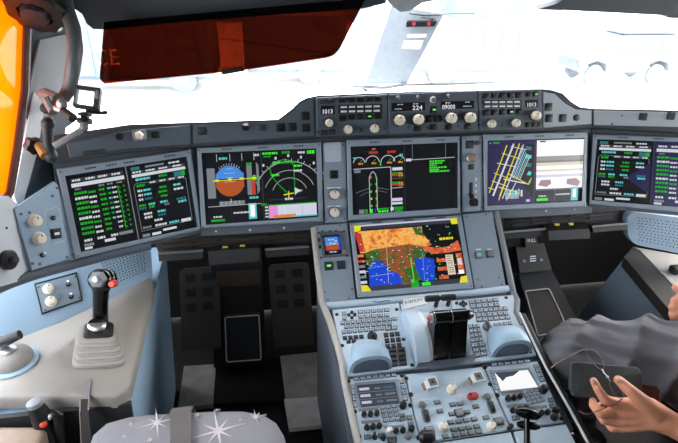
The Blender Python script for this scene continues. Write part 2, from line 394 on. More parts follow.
for q in range(25, 160, 10): g.line([(cx+.5/A*math.cos(R(q)), cy-.5*math.sin(R(q))), (cx+.54/A*math.cos(R(q)), cy-.54*math.sin(R(q)))], .008, 's_white', 0, A)
for q in (32, 52, 72, 90, 108, 128, 148): g.rect(cx+.58/A*math.cos(R(q))-.008, cy-.58*math.sin(R(q))-.018, cx+.58/A*math.cos(R(q))+.008, cy-.58*math.sin(R(q))+.018, 's_white')
g.line([(.80, .66), (.8, .24), (.775, .16), (.72, .14), (.62, .18), (.59, .24), (.6, .36), (.65, .48), (.73, .62)], .014, 's_green', .0002, A)
for p in ((.62, .18), (.6, .36), (.8, .24)): g.words(p[0], p[0]+.07, p[1], .03, 's_bright')
g.words(.8, .87, .31, .028, 's_white'); g.words(.68, .82, .185, .028, 's_green'); g.words(.53, .67, .045, .03, 's_bright'); g.words(.7, .77, .04, .032, 's_green'); g.words(.84, .9, .05, .03, 's_white'); g.words(.92, .99, .05, .05, 's_bright'); g.words(.54, .6, .09, .02, 's_green')
g.line([(.7, .65), (.79, .63)], .02, 's_yellow', .0004); g.line([(.745, .6), (.745, .7)], .016, 's_yellow', .0004); g.poly([(.8, .55), (.83, .58), (.87, .6), (.82, .63), (.80, .66)], 's_white', .0003); g.words(.71, .78, .71, .03, 's_white')
g.rect(.57, .705, .9, .715, 's_dgrey'); g.rect(.565, .79, .985, .97, 's_lav'); g.rect(.565, .79, .64, .97, 's_magenta', .0002); g.rect(.6, .93, .8, .975, 's_amber', .0003); g.rect(.76, .955, .99, .975, 's_cyan', .0003)
for q in range(4): g.words(.53, .56, .81+q*.045, .022, 's_white')
g.words(.5, .55, .77, .03, 's_green'); g.line([(.56, .78), (.56, .98)], .008, 's_green', .0003); g.words(.57, .98, .785, .018, 's_green'); g.line([(.7, .8), (.7, .93)], .004, 's_paper', .0004); g.line([(.86, .8), (.86, .95)], .004, 's_grey', .0004)
g.obj(t)
# centre upper display
t, g = display('landscape display high on the centreline showing a white aircraft outline and engine dials', M, [(346.6, 140), (459.6, 136), (460.8, 213.6), (348.2, 220.6)], [(350.6, 146.6), (457.8, 142.3), (457.6, 208), (353, 215)])
g.rect(.498, .0, .503, 1, 's_dgrey')
for u, r, c in ((.075, .085, 's_red'), (.2, .1, 's_green'), (.345, .1, 's_green'), (.45, .085, 's_red')):
    g.arc(u, .25, r, 5, 175, .012, 's_white', 0, 1.57); g.line([(u, .25), (u+.03, .2)], .01, 's_green'); g.words(u-.01, u+.035, .26, .025, 's_amber')
g.words(.17, .26, .1, .035, 's_red'); g.words(.34, .42, .1, .035, 's_red'); g.words(.2, .23, .05, .02, 's_amber'); g.rect(.27, .24, .28, .3, 's_bright'); g.words(.02, .05, .17, .02, 's_cyan'); g.words(.455, .485, .15, .025, 's_cyan')
g.line([(.02, .335), (.37, .325), (.37, .99)], .012, 's_white', 0, 1.5); g.rect(.025, .35, .085, .39, 's_grey'); g.rect(.385, .335, .48, .38, 's_lav')
for a_, b_ in ((.42, 's_green'), (.45, 's_red'), (.56, 's_green'), (.59, 's_red')): g.words(.38, .48, a_, .028, b_); g.words(.44, .485, a_+.012, .02, 's_amber')
g.line([(.375, .5), (.48, .5)], .006, 's_grey'); g.line([(.37, .64), (.48, .635)], .01, 's_white'); g.rect(.375, .79, .475, .835, 's_lav'); g.rect(.375, .85, .475, .885, 's_lav')
g.line([(.165, .96), (.165, .47), (.18, .41), (.2, .38), (.22, .41), (.235, .47), (.235, .96)], .01, 's_white'); g.line([(.165, .62), (.04, .68), (.04, .695)], .008, 's_grey'); g.line([(.165, .67), (.07, .73)], .006, 's_grey'); g.line([(.235, .62), (.35, .66)], .008, 's_grey'); g.line([(.235, .66), (.33, .7)], .006, 's_grey')
for i in range(5):
    for u in (.173, .222): g.rect(u, .45+i*.105, u+.014, .48+i*.105, ('s_bright', 's_amber', 's_green', 's_bright', 's_yellow')[(i+int(u*10)) % 5])
g.rect(.06, .93, .11, .99, 's_grey'); g.rect(.12, .93, .14, .99, 's_green'); g.rect(.16, .93, .19, .99, 's_bright'); g.rect(.21, .93, .22, .99, 's_blue'); g.words(.24, .34, .94, .03, 's_green'); g.words(.24, .34, .975, .03, 's_bright'); g.rect(.36, .92, .39, .97, 's_lav'); g.words(.4, .48, .94, .04, 's_green'); g.words(.4, .47, .98, .03, 's_green')
g.line([(.575, .01), (.575, .23)], .008, 's_grey'); g.line([(.885, .01), (.885, .215)], .008, 's_grey'); g.line([(.52, .235), (.97, .225)], .01, 's_white'); g.rect(.515, .215, .565, .255, 's_lav')
for i, b_ in enumerate((.9, .88, .82, .9, .84)): g.words(.735, b_-.02+.02*(i == 3), .27+i*.032, .022, 's_bright')
g.words(.735, .92, .425, .022, 's_bright')
g.obj(t)
# first officer's inner display: airport map and camera picture
t, g = display('landscape display showing a yellow and white airport map beside a pale camera picture', M, [(483.4, 134.5), (588.3, 131.7), (586.2, 206.7), (484.6, 210.6)], [(487.6, 140.6), (584.6, 137.8), (582, 201), (487.2, 206)])
g.rect(.0, .0, .49, 1, 's_navy'); g.rect(.49, 0, .5, 1, 's_dgrey')
g.poly([(.4, .08), (.48, .08), (.48, .92), (.33, .62), (.36, .3)], 's_black', .0001)
for (p, q, w, c) in (((.27, .06), (.06, .85), .035, 's_white'), ((.33, .06), (.13, .86), .02, 's_yellow'), ((.2, .08), (.02, .8), .018, 's_yellow'), ((.37, .08), (.16, .9), .02, 's_white'),
                     ((.03, .78), (.45, .72), .0, 's_yellow'), ((.17, .6), (.4, .68), .025, 's_white'), ((.12, .72), (.34, .82), .02, 's_yellow'), ((.22, .52), (.43, .7), .018, 's_yellow'), ((.1, .35), (.3, .42), .014, 's_white'),
                     ((.15, .2), (.34, .3), .014, 's_yellow'), ((.07, .5), (.24, .6), .014, 's_yellow'), ((.05, .62), (.22, .72), .014, 's_white'), ((.24, .1), (.4, .16), .012, 's_white'), ((.43, .7), (.46, .6), .015, 's_yellow'), ((.2, .6), (.12, .92), .016, 's_yellow'), ((.3, .66), (.2, .93), .016, 's_white'), ((.01, .72), (.08, .76), .014, 's_yellow')):
    if w: g.line([p, q], w, c, .0002+random.random()*.0002)
for i in range(7): g.line([(.36+i*.012, .1+i*.03), (.24+i*.016, .58+i*.008)], .014, 's_cyan' if i % 2 else 's_white', .0003)
for i in range(5): g.poly([(.4+.01*i, .1+.13*i), (.46, .12+.13*i), (.45, .17+.13*i), (.38+.01*i, .16+.13*i)], 's_cyan' if i % 2 else 's_teal', .0003)
for i in range(6): g.rect(.2+.03*i, .76+.02*(i % 2), .22+.03*i, .84+.02*(i % 3), 's_tan' if i % 2 else 's_cyan', .0004)
for i in range(5): g.words(.19, .33, .9-.018*i, .012, 's_white')
g.words(.06, .12, .04, .025, 's_green'); g.rect(.02, .03, .04, .05, 's_white'); g.rect(.41, .93, .45, .97, 's_white')
g.rect(.51, .02, .995, .78, 's_paper'); g.rect(.51, .27, .995, .34, 's_band', .0002); g.rect(.51, .34, .995, .37, 's_grey', .0002); g.rect(.51, .37, .995, .42, 's_tan', .0002); g.rect(.51, .48, .995, .51, 's_tan', .0002); g.rect(.51, .56, .995, .60, 's_lav', .0002)
g.poly([(.53, .72), (.56, .64), (.66, .64), (.67, .7), (.62, .75)], 's_mauve', .0003); g.poly([(.83, .64), (.93, .63), (.97, .69), (.95, .76), (.83, .72)], 's_mauve', .0003); g.rect(.54, .03, .6, .05, 's_black', .0003)
g.line([(.51, .8), (.995, .79)], .01, 's_grey'); g.line([(.71, .8), (.71, .98)], .007, 's_grey'); g.rect(.52, .925, .64, .965, 's_bright'); g.words(.54, .62, .89, .022, 's_white'); g.words(.72, .87, .875, .022, 's_white'); g.rect(.88, .76, .95, .98, 's_cyan'); g.rect(.9, .8, .93, .93, 's_paper', .0003)
g.obj(t)
# first officer's outer display, cut by the frame
q_out = [(593.2, 134.2), (716, 138.3), (713, 215.2), (589.2, 204)]; q_in = [(597.4, 139.2), (711.5, 143), (709, 209.5), (591.6, 200.2)]
t, g = display('landscape display on the far right, cut by the frame, with boxed rows on dark blue', MR, q_out, q_in)
page_fms(g, .0, .49, True); g.rect(.495, 0, .505, 1, 's_dgrey'); g.rect(.505, 0, 1, 1, 's_navy', -.0002); page_list(g, .51, .98)
g.obj(t)
# lower display: terrain map
q_in = [(353.6, 225.8), (456.8, 218), (468, 282.3), (361.8, 292)]
t, g = display('sloping lower display showing an orange, green and blue map with yellow corner marks', LP, [(349.4, 223), (461.4, 214.6), (473.6, 288.4), (357.7, 297.4)], q_in)
g.rect(0, .0, 1, .07, 's_dgrey'); g.rect(.0, .0, 1, .02, 's_lav', .0002); g.rect(.03, .09, .65, .42, 't_desert')
g.poly([(.0, .1), (.06, .12), (.08, .4), (.03, .4)], 's_red', .0001); g.poly([(.55, .1), (.66, .22), (.72, .38), (.58, .42), (.5, .3)], 't_desert', .0002)
g.poly([(.08, .42), (.16, .38), (.5, .34), (.66, .40), (.64, .55), (.5, .7), (.46, .95), (.38, .95), (.3, .7), (.2, .52), (.08, .6)], 't_hill', .0004)
g.poly([(.07, .42), (.2, .38), (.22, .56), (.1, .66)], 't_green', .0005); g.poly([(.52, .44), (.68, .4), (.66, .5), (.52, .62)], 't_green', .0005); g.poly([(.42, .72), (.55, .66), (.6, .9), (.44, .92)], 't_green', .0005)
g.poly([(.09, .64), (.17, .53), (.24, .6), (.28, .72), (.36, .76), (.4, .93), (.08, .93)], 's_blue', .0006); g.poly([(.53, .58), (.64, .56), (.72, .6), (.7, .92), (.58, .92), (.54, .74)], 's_blue', .0006)
g.poly([(.62, .38), (.78, .44), (.88, .42), (.97, .34), (.99, .5), (.86, .52), (.72, .52), (.64, .46)], 't_red', .0005)
g.poly([(.56, .09), (.64, .1), (.66, .24), (.58, .2)], 't_green', .0006)
for i in range(3): g.rect(.74, .6+i*.13, .83, .655+i*.13, 't_red', .0004)
g.rect(.83, .55, .9, .86, 's_tan', .0004); g.rect(.93, .54, .985, .86, 't_red', .0004); g.words(.8, .93, .3, .035, 's_yellow')
for i in range(8): g.rect(.84, .57+i*.035, .89, .58+i*.035, 's_dgrey', .0008)
g.rect(.935, .62, .975, .72, 's_white', .0007); g.rect(.93, .8, .98, .86, 's_paper', .0007)
g.rect(.0, .93, 1, 1, 's_dgrey', .0002); g.rect(.47, .9, .54, 1, 's_green', .0009); g.rect(.57, .94, .65, .99, 's_bright', .0009)
for i in range(6): g.rect(.0, .44+i*.08, .06, .48+i*.08, ('s_amber', 's_red', 's_grey', 's_lav', 's_grey', 's_lav')[i], .0004)
for i in range(150):
    a_, b_ = random.uniform(.03, .96), random.uniform(.08, .92); g.rect(a_, b_, a_+random.uniform(.004, .018), b_+.012, random.choice(['s_white', 's_white', 's_bright', 's_lav']), .001)
g.line([(.3, .08), (.26, .9)], .006, 's_tan', .0009); g.line([(.62, .48), (.6, .92)], .006, 's_cyan', .0009); g.line([(.08, .66), (.3, .63)], .006, 's_cyan', .0009); g.line([(.1, .78), (.32, .76)], .006, 's_lav', .0009); g.line([(.5, .55), (.5, .9)], .02, 's_bright', .001)
for p in (((0, 0), (.07, 0), (.06, .08), (0, .1)), ((1, 0), (.93, 0), (.94, .09), (1, .09)), ((0, 1), (0, .9), (.06, .91), (.09, 1)), ((1, 1), (.92, 1), (.94, .91), (1, .89))): g.poly(p, 's_yellow', .0012)
g.obj(t)

# ================================================================== MAIN PANEL BACKING
m = slab(M, [(192, 134), (316, 128), (460, 122), (594, 118), (592, 213), (478, 220), (346, 228), (201, 236)], .05, -.012)
ip = m.obj('main_instrument_panel', 'panel_dark'); tag(ip, 'dark grey blue main panel behind the row of landscape displays', 'instrument panel')
for pl, q, lb in ((ML, [(52, 160), (192, 138), (203, 232), (74, 263)], 'dark backing panel behind the far left display'), (MR, [(592, 122), (725, 126), (722, 220), (589, 207)], 'dark backing panel behind the far right display')):
    tag(slab(pl, q, .05, -.012).obj('display_backing', 'panel_dark'), lb, 'instrument panel')
# narrow switch panel between left displays
q = [(323, 143), (345.4, 142), (347.2, 222), (325.2, 223)]
t = thing('switch_panel', 'narrow switch panel with a pale blank square and two cream knobs', 'panel', M.hit(335, 185, -.01))
bslab(M, q, .014, .006).obj('panel_plate', 'panel', t)
b = MB(); b.rbox(M.f(332.8, 152.2, .006), .049, .056, 0, .003, r=.006); b.obj('blank_cover', 'key', t)
button(t, M.f and Pl(M.p+M.n*.006, M.n, M.u), 334, 174.5, .02, .02, 'black', name='annunciator_button')
M6 = Pl(M.p+M.n*.006, M.n, M.u)
knob(t, M6, 334, 194, .0135, .028); knob(t, M6, 334, 212, .0135, .028)
for p in ((325.5, 146), (343, 145), (326.5, 219), (344.5, 218.5)): screw(t, M6, *p, r=.003)
for y in (187.5, 206): 
    b = MB(); b.add(px(M6, [(327, y), (341, y-.5), (341, y+.6), (327, y+1.1)], .0006), [(0, 1, 2, 3)]); b.obj('legend', 'legend', t)
# gear lever panel
t = thing('landing_gear_panel', 'narrow panel with the black landing gear lever in its slot', 'panel', M.hit(472, 175, -.01))
bslab(M, [(461.8, 136.5), (482, 135), (483, 210.5), (462.8, 212)], .014, .006).obj('panel_plate', 'panel', t)
b = MB(); b.rbox(M6.f(471.6, 192.5), .052, .115, 0, .003, r=.006, mi=0); b.rbox(M6.f(470.5, 190.5), .012, .05, .003, .0034, r=.003, ch=.0001, mi=1); b.obj('lever_gate', ['panel', 'black'], t)
b = MB(); b.tube([M6.f(469, 194).pt(0, 0, 0), M6.f(469.5, 197).pt(0, 0, .02)], .004, 10); f = M6.f(472, 202); b.lathe(F(f.pt(-.012, 0, .016), f.v, f.n, f.u), [(.009, 0), (.0125, .003), (.0125, .019), (.009, .022)], 20); b.tube([f.pt(-.006, .025, .018), f.pt(0, 0, .016)], .004, 10); b.obj('gear_lever', 'black', t)
button(t, M6, 469.5, 144.5, .02, .02, 'key_dark'); knob(t, M6, 477, 143, .006, .016, 'knob_grey'); knob(t, M6, 471.5, 157.8, .0125, .024, 'beige', base='chrome'); button(t, M6, 471, 167, .014, .012, 'key_dark')
for p in ((465, 138.5), (480, 137.5), (463.5, 172), (481.5, 171), (463.8, 209), (481.5, 207.5)): screw(t, M6, *p, r=.0028)
for i in range(5):
    b = MB(); b.add(px(M6, [(475.5, 178+i*6), (476.6, 178+i*6), (476.7, 181+i*6), (475.6, 181+i*6)], .0035), [(0, 1, 2, 3)]); b.obj('legend', 'legend', t)

# ================================================================== GLARESHIELD
def cover(pl, front, back_d, name, mt, lb, cat, depth=None):
    t = MB(); A_ = px(pl, front); B_ = [p+V(back_d) for p in A_]
    return t.loft([A_, B_]), A_
m, _ = cover(G, [(190, 122.5), (278, 119.5), (292, 109), (299, 102), (306, 98), (318, 95.5), (400, 92), (538, 88.5), (552, 90), (563, 93.5), (572, 102), (580, 107), (594, 108.5), (594, 127), (545, 130.5), (316, 137), (190, 146.5)], (0, .26, -.115), '', '', '', '')
o = m.obj('glareshield', 'coaming'); tag(o, 'dark grey glareshield hood with raised middle along the windscreen base', 'glareshield')
for pl, q, d, lb in ((GL, [(50, 136), (130, 124.5), (191.5, 122.3), (191.5, 146.6), (130, 152), (60, 163)], (-.09, .26, -.11), 'dark left wing of the glareshield above the far left display'), (GR, [(592.5, 108.5), (720, 111), (720, 135), (592.5, 127)], (.09, .26, -.11), 'dark right wing of the glareshield above the far right display')):
    m = MB(); A_ = px(pl, q); m.loft([A_, [p+V(d) for p in A_]]); tag(m.obj('glareshield_wing', 'coaming'), lb, 'glareshield')
G2 = Pl(G.p+G.n*.002, G.n, G.u); GL2 = Pl(GL.p+GL.n*.004, GL.n, GL.u); GR2 = Pl(GR.p+GR.n*.004, GR.n, GR.u)
# side strips with their buttons
t = thing('switch_strip', 'long grey strip panel on the left half of the glareshield', 'panel', G.hit(250, 132, -.01))
bslab(G, [(193, 124.5), (279, 121.5), (295, 110), (301, 103), (311, 98.5), (314, 98), (315, 135.5), (193, 143.5)], .01, .002).obj('panel_plate', 'fcu', t)
for p in ((280.5, 127.5), (292.5, 127), (305.5, 116), (306, 127.8)): button(t, G2, *p, .019, .019, 'black', name='warning_button')
b = MB(); f = G2.f(245.5, 126); b.lathe(f, [(.012, 0), (.012, .003), (.009, .005), (.004, .012), (.0035, .02)], 20); b.obj('jack_socket', 'black', t)
b = MB(); b.rbox(G2.f(190+12, 131), .024, .02, 0, .003); b.obj('label_plate', 'key_dark', t)
b = MB(); b.rbox(G2.f(262, 127.2), .022, .018, 0, .005); b.obj('reading_light_switch', 'key_dark', t)
t = thing('switch_strip', 'grey strip panel wrapping over the far left display', 'panel', GL.hit(120, 138, -.01))
bslab(GL, [(66, 144), (130, 130), (190.5, 125), (190.8, 144), (130, 149), (70, 158)], .008, .004).obj('panel_plate', 'fcu', t)
b = MB(); b.lathe(GL2.f(119.5, 136.5), [(.009, 0), (.009, .003), (.004, .004)], 20); b.obj('air_nozzle', 'black', t)
b = MB(); f = GL2.f(139.5, 135); b.rbox(f, .034, .026, 0, .003, mi=1); b.lathe(f.at(-.002, 0, .003), [(.010, 0), (.010, .006), (.006, .010)], 16, flute=.1, fn=5); b.obj('cream_knob', ['knob', 'trim_grey'], t)
b = MB(); b.rbox(GL2.f(155.3, 134.5), .02, .018, 0, .004); b.obj('square_button', 'black', t)
b = MB(); b.rbox(GL2.f(94, 152), .05, .01, 0, .006, mi=0); b.obj('latch', 'key_dark', t)
t = thing('switch_strip', 'grey strip panel on the right half of the glareshield with black square buttons', 'panel', G.hit(570, 120, -.01))
bslab(G, [(543, 92), (555, 94), (566, 104), (576, 109.5), (592, 110.5), (592, 124), (543, 128)], .01, .002).obj('panel_plate', 'coaming_edge', t)
for p in ((548.5, 107), (548.8, 118.2), (562.8, 118)): button(t, G2, *p, .019, .019, 'black', name='warning_button')
b = MB(); b.lathe(G2.f(576.2, 117.6), [(.010, 0), (.010, .003), (.004, .005)], 20); b.obj('jack_socket', 'black', t)
t = thing('switch_strip', 'pale strip panel over the far right display with two small square buttons', 'panel', GR.hit(650, 120, -.01))
bslab(GR, [(594, 110.5), (720, 113), (720, 128), (594, 125)], .008, .004).obj('panel_plate', 'coaming_edge', t)
for p in ((643, 116.6), (671, 116)): button(t, GR2, *p, .018, .018, 'key_dark')
screw(t, GR2, 622, 115.5, r=.003); screw(t, GR2, 612, 124, r=.004)
# three central control panels
def lcd(par, pl, q, writes, name='readout_window'):
    s_ = MB().prism(px(pl, q, .0015), -pl.n*.002).obj(name, 's_black', par)
    if writes:
        m = MB()
        for body, a, b_, c, d in writes: text_on(m, pl, body, [bil(q, a, b_), bil(q, c, b_), bil(q, c, d), bil(q, a, d)], .0022)
        m.obj('readout', 's_paper', s_)
    return s_
def dashes(par, pl, q, n, mt='legend', h=1.4):
    m = MB()
    for i in range(n):
        a = (i+.12)/n; b_ = (i+.88)/n; m.add([pl.hit(*bil(q, a, 0), .0022), pl.hit(*bil(q, b_, 0), .0022), pl.hit(*bil(q, b_, 1), .0022), pl.hit(*bil(q, a, 1), .0022)], [(0, 1, 2, 3)])
    return m.obj('legend', mt, par)
def sc3(x, y): return (310+x/5.65, 85+y/5.65)     # reading of one enlarged crop of the photograph
def sc4(x, y): return (420+x/4.843, 80+y/4.843)
G6 = Pl(G.p+G.n*.006, G.n, G.u)
t = thing('efis_panel', 'left of the three glareshield control panels, its readout showing 1013', 'panel', G.hit(350, 115, -.01))
bslab(G, [(316, 97.6), (387, 94.2), (388, 133.8), (317, 136.4)], .01, .006).obj('panel_plate', 'fcu', t)
lcd(t, G6, [sc3(62, 118), sc3(140, 115), sc3(140, 165), sc3(62, 168)], [('1013', .14, .42, .84, .9), ])
for i in range(5): button(t, G6, *sc3(183+i*50.5, 83-i*1.5), .0155, .0125, 'black'); 
for i, mt in enumerate(('black', 'black', 'black', 'led', 'black')): button(t, G6, *sc3(185+i*50, 184-i*2.5), .0165, .0125, 'black', lit='led' if mt == 'led' else None)
for p in ((75, 91), (117, 89), (80, 270), (125, 266)): button(t, G6, *sc3(*p), .0155, .011, 'key_dark')
for r_ in (123, 148):
    q = [sc3(160, r_-10), sc3(408, r_-16), sc3(408, r_+8), sc3(160, r_+14)]
    MB().prism(px(G6, q, .001), -G.n*.001).obj('label_window', 'black', t); dashes(t, G6, [bil(q, .03, .3), bil(q, .97, .3), bil(q, .97, .75), bil(q, .03, .75)], 5)
knob(t, G6, *sc3(105, 213), .0105, .022, base='black'); knob(t, G6, *sc3(212, 250), .0115, .02); knob(t, G6, *sc3(361, 244), .0115, .02)
for p in ((290, 258), (427, 246), (44, 265), (430, 70)): screw(t, G6, *sc3(*p), r=.0032, mt='key_dark')
t = thing('autopilot_panel', 'middle glareshield control panel with four cream knobs, showing 224 and 09000', 'panel', G.hit(432, 112, -.01))
bslab(G, [(388.3, 94.1), (477.3, 90.6), (478.3, 130.6), (389.2, 133.8)], .01, .006).obj('panel_plate', 'fcu', t)
q1 = [sc3(462, 102), sc3(650, 96), sc3(650, 142), sc3(462, 150)]
lcd(t, G6, q1, [('224', .62, .4, .92, .92)]); dashes(t, G6, [bil(q1, .08, .68), bil(q1, .3, .68), bil(q1, .3, .78), bil(q1, .08, .78)], 3); dashes(t, G6, [bil(q1, .15, .15), bil(q1, .35, .15), bil(q1, .35, .27), bil(q1, .15, .27)], 2); dashes(t, G6, [bil(q1, .64, .12), bil(q1, .8, .12), bil(q1, .8, .24), bil(q1, .64, .24)], 2)
q2 = [sc4(103, 104), sc4(262, 100), sc4(262, 138), sc4(103, 144)]
lcd(t, G6, q2, [('09000', .03, .42, .42, .95)]); dashes(t, G6, [bil(q2, .66, .62), bil(q2, .93, .62), bil(q2, .93, .72), bil(q2, .66, .72)], 4); dashes(t, G6, [bil(q2, .12, .12), bil(q2, .28, .12), bil(q2, .28, .25), bil(q2, .12, .25)], 2); dashes(t, G6, [bil(q2, .72, .1), bil(q2, .88, .1), bil(q2, .88, .22), bil(q2, .72, .22)], 2)
for p in (sc3(500, 197), sc3(606, 193), sc4(145, 183), sc4(236, 181)): knob(t, G6, *p, .0145, .026, base='key_dark')
for p in ((495, 72), (607, 70)): knob(t, G6, *sc3(*p), .005, .01, 'knob_grey')
knob(t, G6, *sc4(62, 95), .007, .012, 'knob_grey', base='knob'); knob(t, G6, *sc4(134, 78), .005, .01, 'knob_grey')
button(t, G6, *sc4(66, 143), .016, .016, 'black', lit='led'); button(t, G6, *sc4(44, 187), .016, .016, 'black'); button(t, G6, *sc4(83, 185), .016, .016, 'black'); button(t, G6, *sc4(64, 228), .018, .013, 'black')
button(t, G6, *sc3(607, 247), .018, .012, 'black'); button(t, G6, *sc4(139, 229), .018, .012, 'black'); button(t, G6, *sc4(231, 226), .018, .012, 'black')
for p in (sc3(554, 240), sc3(662, 242), sc4(184, 222), sc4(36, 233)): screw(t, G6, *p, r=.0032, mt='key_dark')
t = thing('efis_panel', 'right one of the two panels with a 1013 readout and rows of black keys', 'panel', G.hit(510, 112, -.01))
bslab(G, [(478.6, 90.5), (541.4, 88.9), (542.4, 128.4), (479.6, 130.6)], .01, .006).obj('panel_plate', 'fcu', t)
lcd(t, G6, [sc4(512, 97), sc4(572, 95), sc4(572, 130), sc4(512, 133)], [('1013', .15, .4, .84, .9)])
for i in range(5): button(t, G6, *sc4(322+i*39.5, 75-i*.5), .0155, .0125, 'black'); button(t, G6, *sc4(322+i*39.5, 157-i*1.2), .0165, .0125, 'black', lit='led' if i == 3 else None)
for p, l in (((528, 69), None), ((560, 68), 'led'), ((524, 217), None), ((552, 215), None), ((577, 213), None)): button(t, G6, *sc4(*p), .014, .0115, 'black', lit=l)
for r_ in (106, 127):
    q = [sc4(303, r_-8), sc4(494, r_-10), sc4(494, r_+8), sc4(303, r_+10)]
    MB().prism(px(G6, q, .001), -G.n*.001).obj('label_window', 'black', t); dashes(t, G6, [bil(q, .03, .3), bil(q, .97, .3), bil(q, .97, .75), bil(q, .03, .75)], 5)
knob(t, G6, *sc4(341, 211), .0115, .02); knob(t, G6, *sc4(458, 207), .0115, .02); knob(t, G6, *sc4(552, 171), .0125, .024, base='black')
for p in ((287, 220), (398, 219), (283, 72)): screw(t, G6, *sc4(*p), r=.0032, mt='key_dark')
# ================================================================== PEDESTAL
def off(pl, d): return Pl(pl.p+pl.n*d, pl.n, pl.u)
L6 = off(LP, .006)
# body under everything: left and right flanks follow the outline seen, floor to top
prof = [(1.36, .80), (1.30, .77), (1.157, .628), (1.12, .615), (.906, .571), (.60, .469), (.60, .02), (1.36, .02)]
def flank(x, w, extra=0): return [V((x, y, z)) for y, z in prof], V((w, 0, 0))
a_, d_ = flank(-.265, .53)
m = MB(); m.prism(a_, d_)
o = m.obj('pedestal', 'panel_dark'); tag(o, 'centre console body running from under the displays toward the camera', 'console')
# rounded grey trims along both flanks
t1 = MB(); pts = px(LP, [(313.5, 228), (318, 270), (322, 302)], .0)+px(K, [(330, 322), (337.5, 345), (342, 362)])+px(P, [(345, 382), (352, 415), (360, 452)])
t1.tube(pts, [.009]*len(pts), 10); o = t1.obj('edge_rail', 'edge_strip'); tag(o, 'beige grey rounded edge along the left of the centre console', 'trim')
t1 = MB(); pts = px(LP, [(496, 212), (502, 240), (508, 268), (513, 292)])+px(K, [(517, 300), (516, 314), (522, 326)]); t1.tube(pts, [.009]*len(pts), 10)
o = t1.obj('edge_rail', 'trim_grey'); tag(o, 'curved grey rubber edge right of the lower display', 'trim')
t1 = MB(); pts = px(K, [(519, 316), (531, 342)], .004)+px(P, [(546, 372), (573, 420), (588, 448)], .004); t1.tube([p+V((.010, 0, 0)) for p in pts], .011, 10, 0)
t1.tube([p+V((.0, 0, .010)) for p in pts], .0032, 8, 1); o = t1.obj('edge_rail', ['black', 'metal_rim']); tag(o, 'black edge rail with a bright metal line beside the right radio panel', 'trim')
# aux panels beside the lower display
t = thing('instrument_mount', 'sloping grey panel with a small square blue and brown standby horizon', 'panel', LP.hit(336, 260, -.01))
bslab(LP, [(314.5, 225.5), (347.5, 222.8), (355.8, 299.5), (322.5, 303.5)], .014, .006).obj('panel_plate', 'panel', t)
q = [(321.8, 235.6), (339.6, 234.4), (343.4, 253.6), (325, 255)]
u = thing('standby_display', 'small square standby display with blue above brown, left of the lower display', 'display', LP.hit(332, 245, .006))
m = MB(); O_ = px(LP, [(319.5, 233), (342.5, 231.6), (346, 256.2), (322.6, 258)], .006); I_ = px(LP, q, .013); m.loft([O_, [p+LP.n*.006 for p in O_], I_, [p-LP.n*.003 for p in I_]], cap=False); m.obj('bezel', 'panel_dark', u)
MB().add(px(LP, q, .0105), [(0, 1, 2, 3)]).obj('screen', 's_black', u)
g = Gfx(LP, q, .0112); g.rect(.12, .1, .85, .5, 's_sky'); g.rect(.12, .5, .85, .78, 's_red'); g.rect(.25, .6, .8, .72, 's_earth', .0002); g.rect(.2, .8, .75, .92, 's_dgrey'); g.rect(.03, .1, .1, .8, 's_dgrey'); g.rect(.88, .1, .97, .8, 's_blue')
for i, (a, b) in enumerate(((.3, .22), (.5, .22), (.65, .3), (.35, .4), (.55, .42), (.3, .85), (.5, .85))): g.rect(a, b, a+.14, b+.05, 's_white', .0003)
g.line([(.15, .5), (.82, .48)], .04, 's_cyan', .0004); g.obj(u)
knob(u, off(LP, .0125), 344.3, 252, .006, .009, 'beige', base='beige')
for p in ((319, 240), (320, 247)): button(u, L6, *p, .006, .01, 'black', frame=False)
for p in ((318.8, 233), (322.3, 231.8), (330, 231.4), (336, 231), (344, 231.2), (321, 257.8), (347, 255.8)): screw(u, L6, *p, r=.003, mt='black')
button(t, L6, 328.8, 266, .021, .021, 'key_dark', lit='led'); button(t, L6, 341.2, 265, .021, .021, 'key_dark')
for p in ((317.5, 228.5), (340, 225.5), (325, 292), (352, 289), (328, 299.5), (349, 298)): screw(t, L6, *p, r=.0032, mt='knob_grey')
t = thing('blank_panel', 'plain sloping grey panel with two small square buttons right of the lower display', 'panel', LP.hit(484, 250, -.01))
bslab(LP, [(462.2, 214.2), (492.5, 211.2), (506, 286.3), (474.8, 290.2)], .014, .006).obj('panel_plate', 'panel', t)
button(t, L6, 478.6, 254.8, .018, .019, 'trim_grey', lit='s_cyan'); button(t, L6, 490, 253.8, .018, .019, 'knob_grey')
for a in (478.6, 489.4):
    b = MB(); b.add(px(L6, [(a-2.5, 249), (a+2.5, 248.6), (a+2.5, 249.8), (a-2.5, 250.2)], .0006), [(0, 1, 2, 3)]); b.obj('legend', 'legend', t)
for p in ((466.5, 216.8), (486, 214.5), (477.8, 279.5), (499, 277.5), (482, 286.5), (502, 284)): screw(t, L6, *p, r=.0032)
# lip below the lower display with a row of small keys
t = thing('display_ledge', 'pale blue ledge strip running below the lower map display', 'ledge', LP.hit(420, 298))
m = MB(); m.tube([LP.hit(325, 306.5), LP.hit(357, 303), LP.hit(475, 292.5), LP.hit(508, 289)], .011, 12); m.obj('ledge', 'pedestal', t)
b = MB(); b.tube([LP.hit(x, y, .011) for x, y in ((373, 301.5), (379, 302.2), (383, 301), (390, 300.6))], .0012, 6); b.obj('latch_wire', 'key_dark', t)
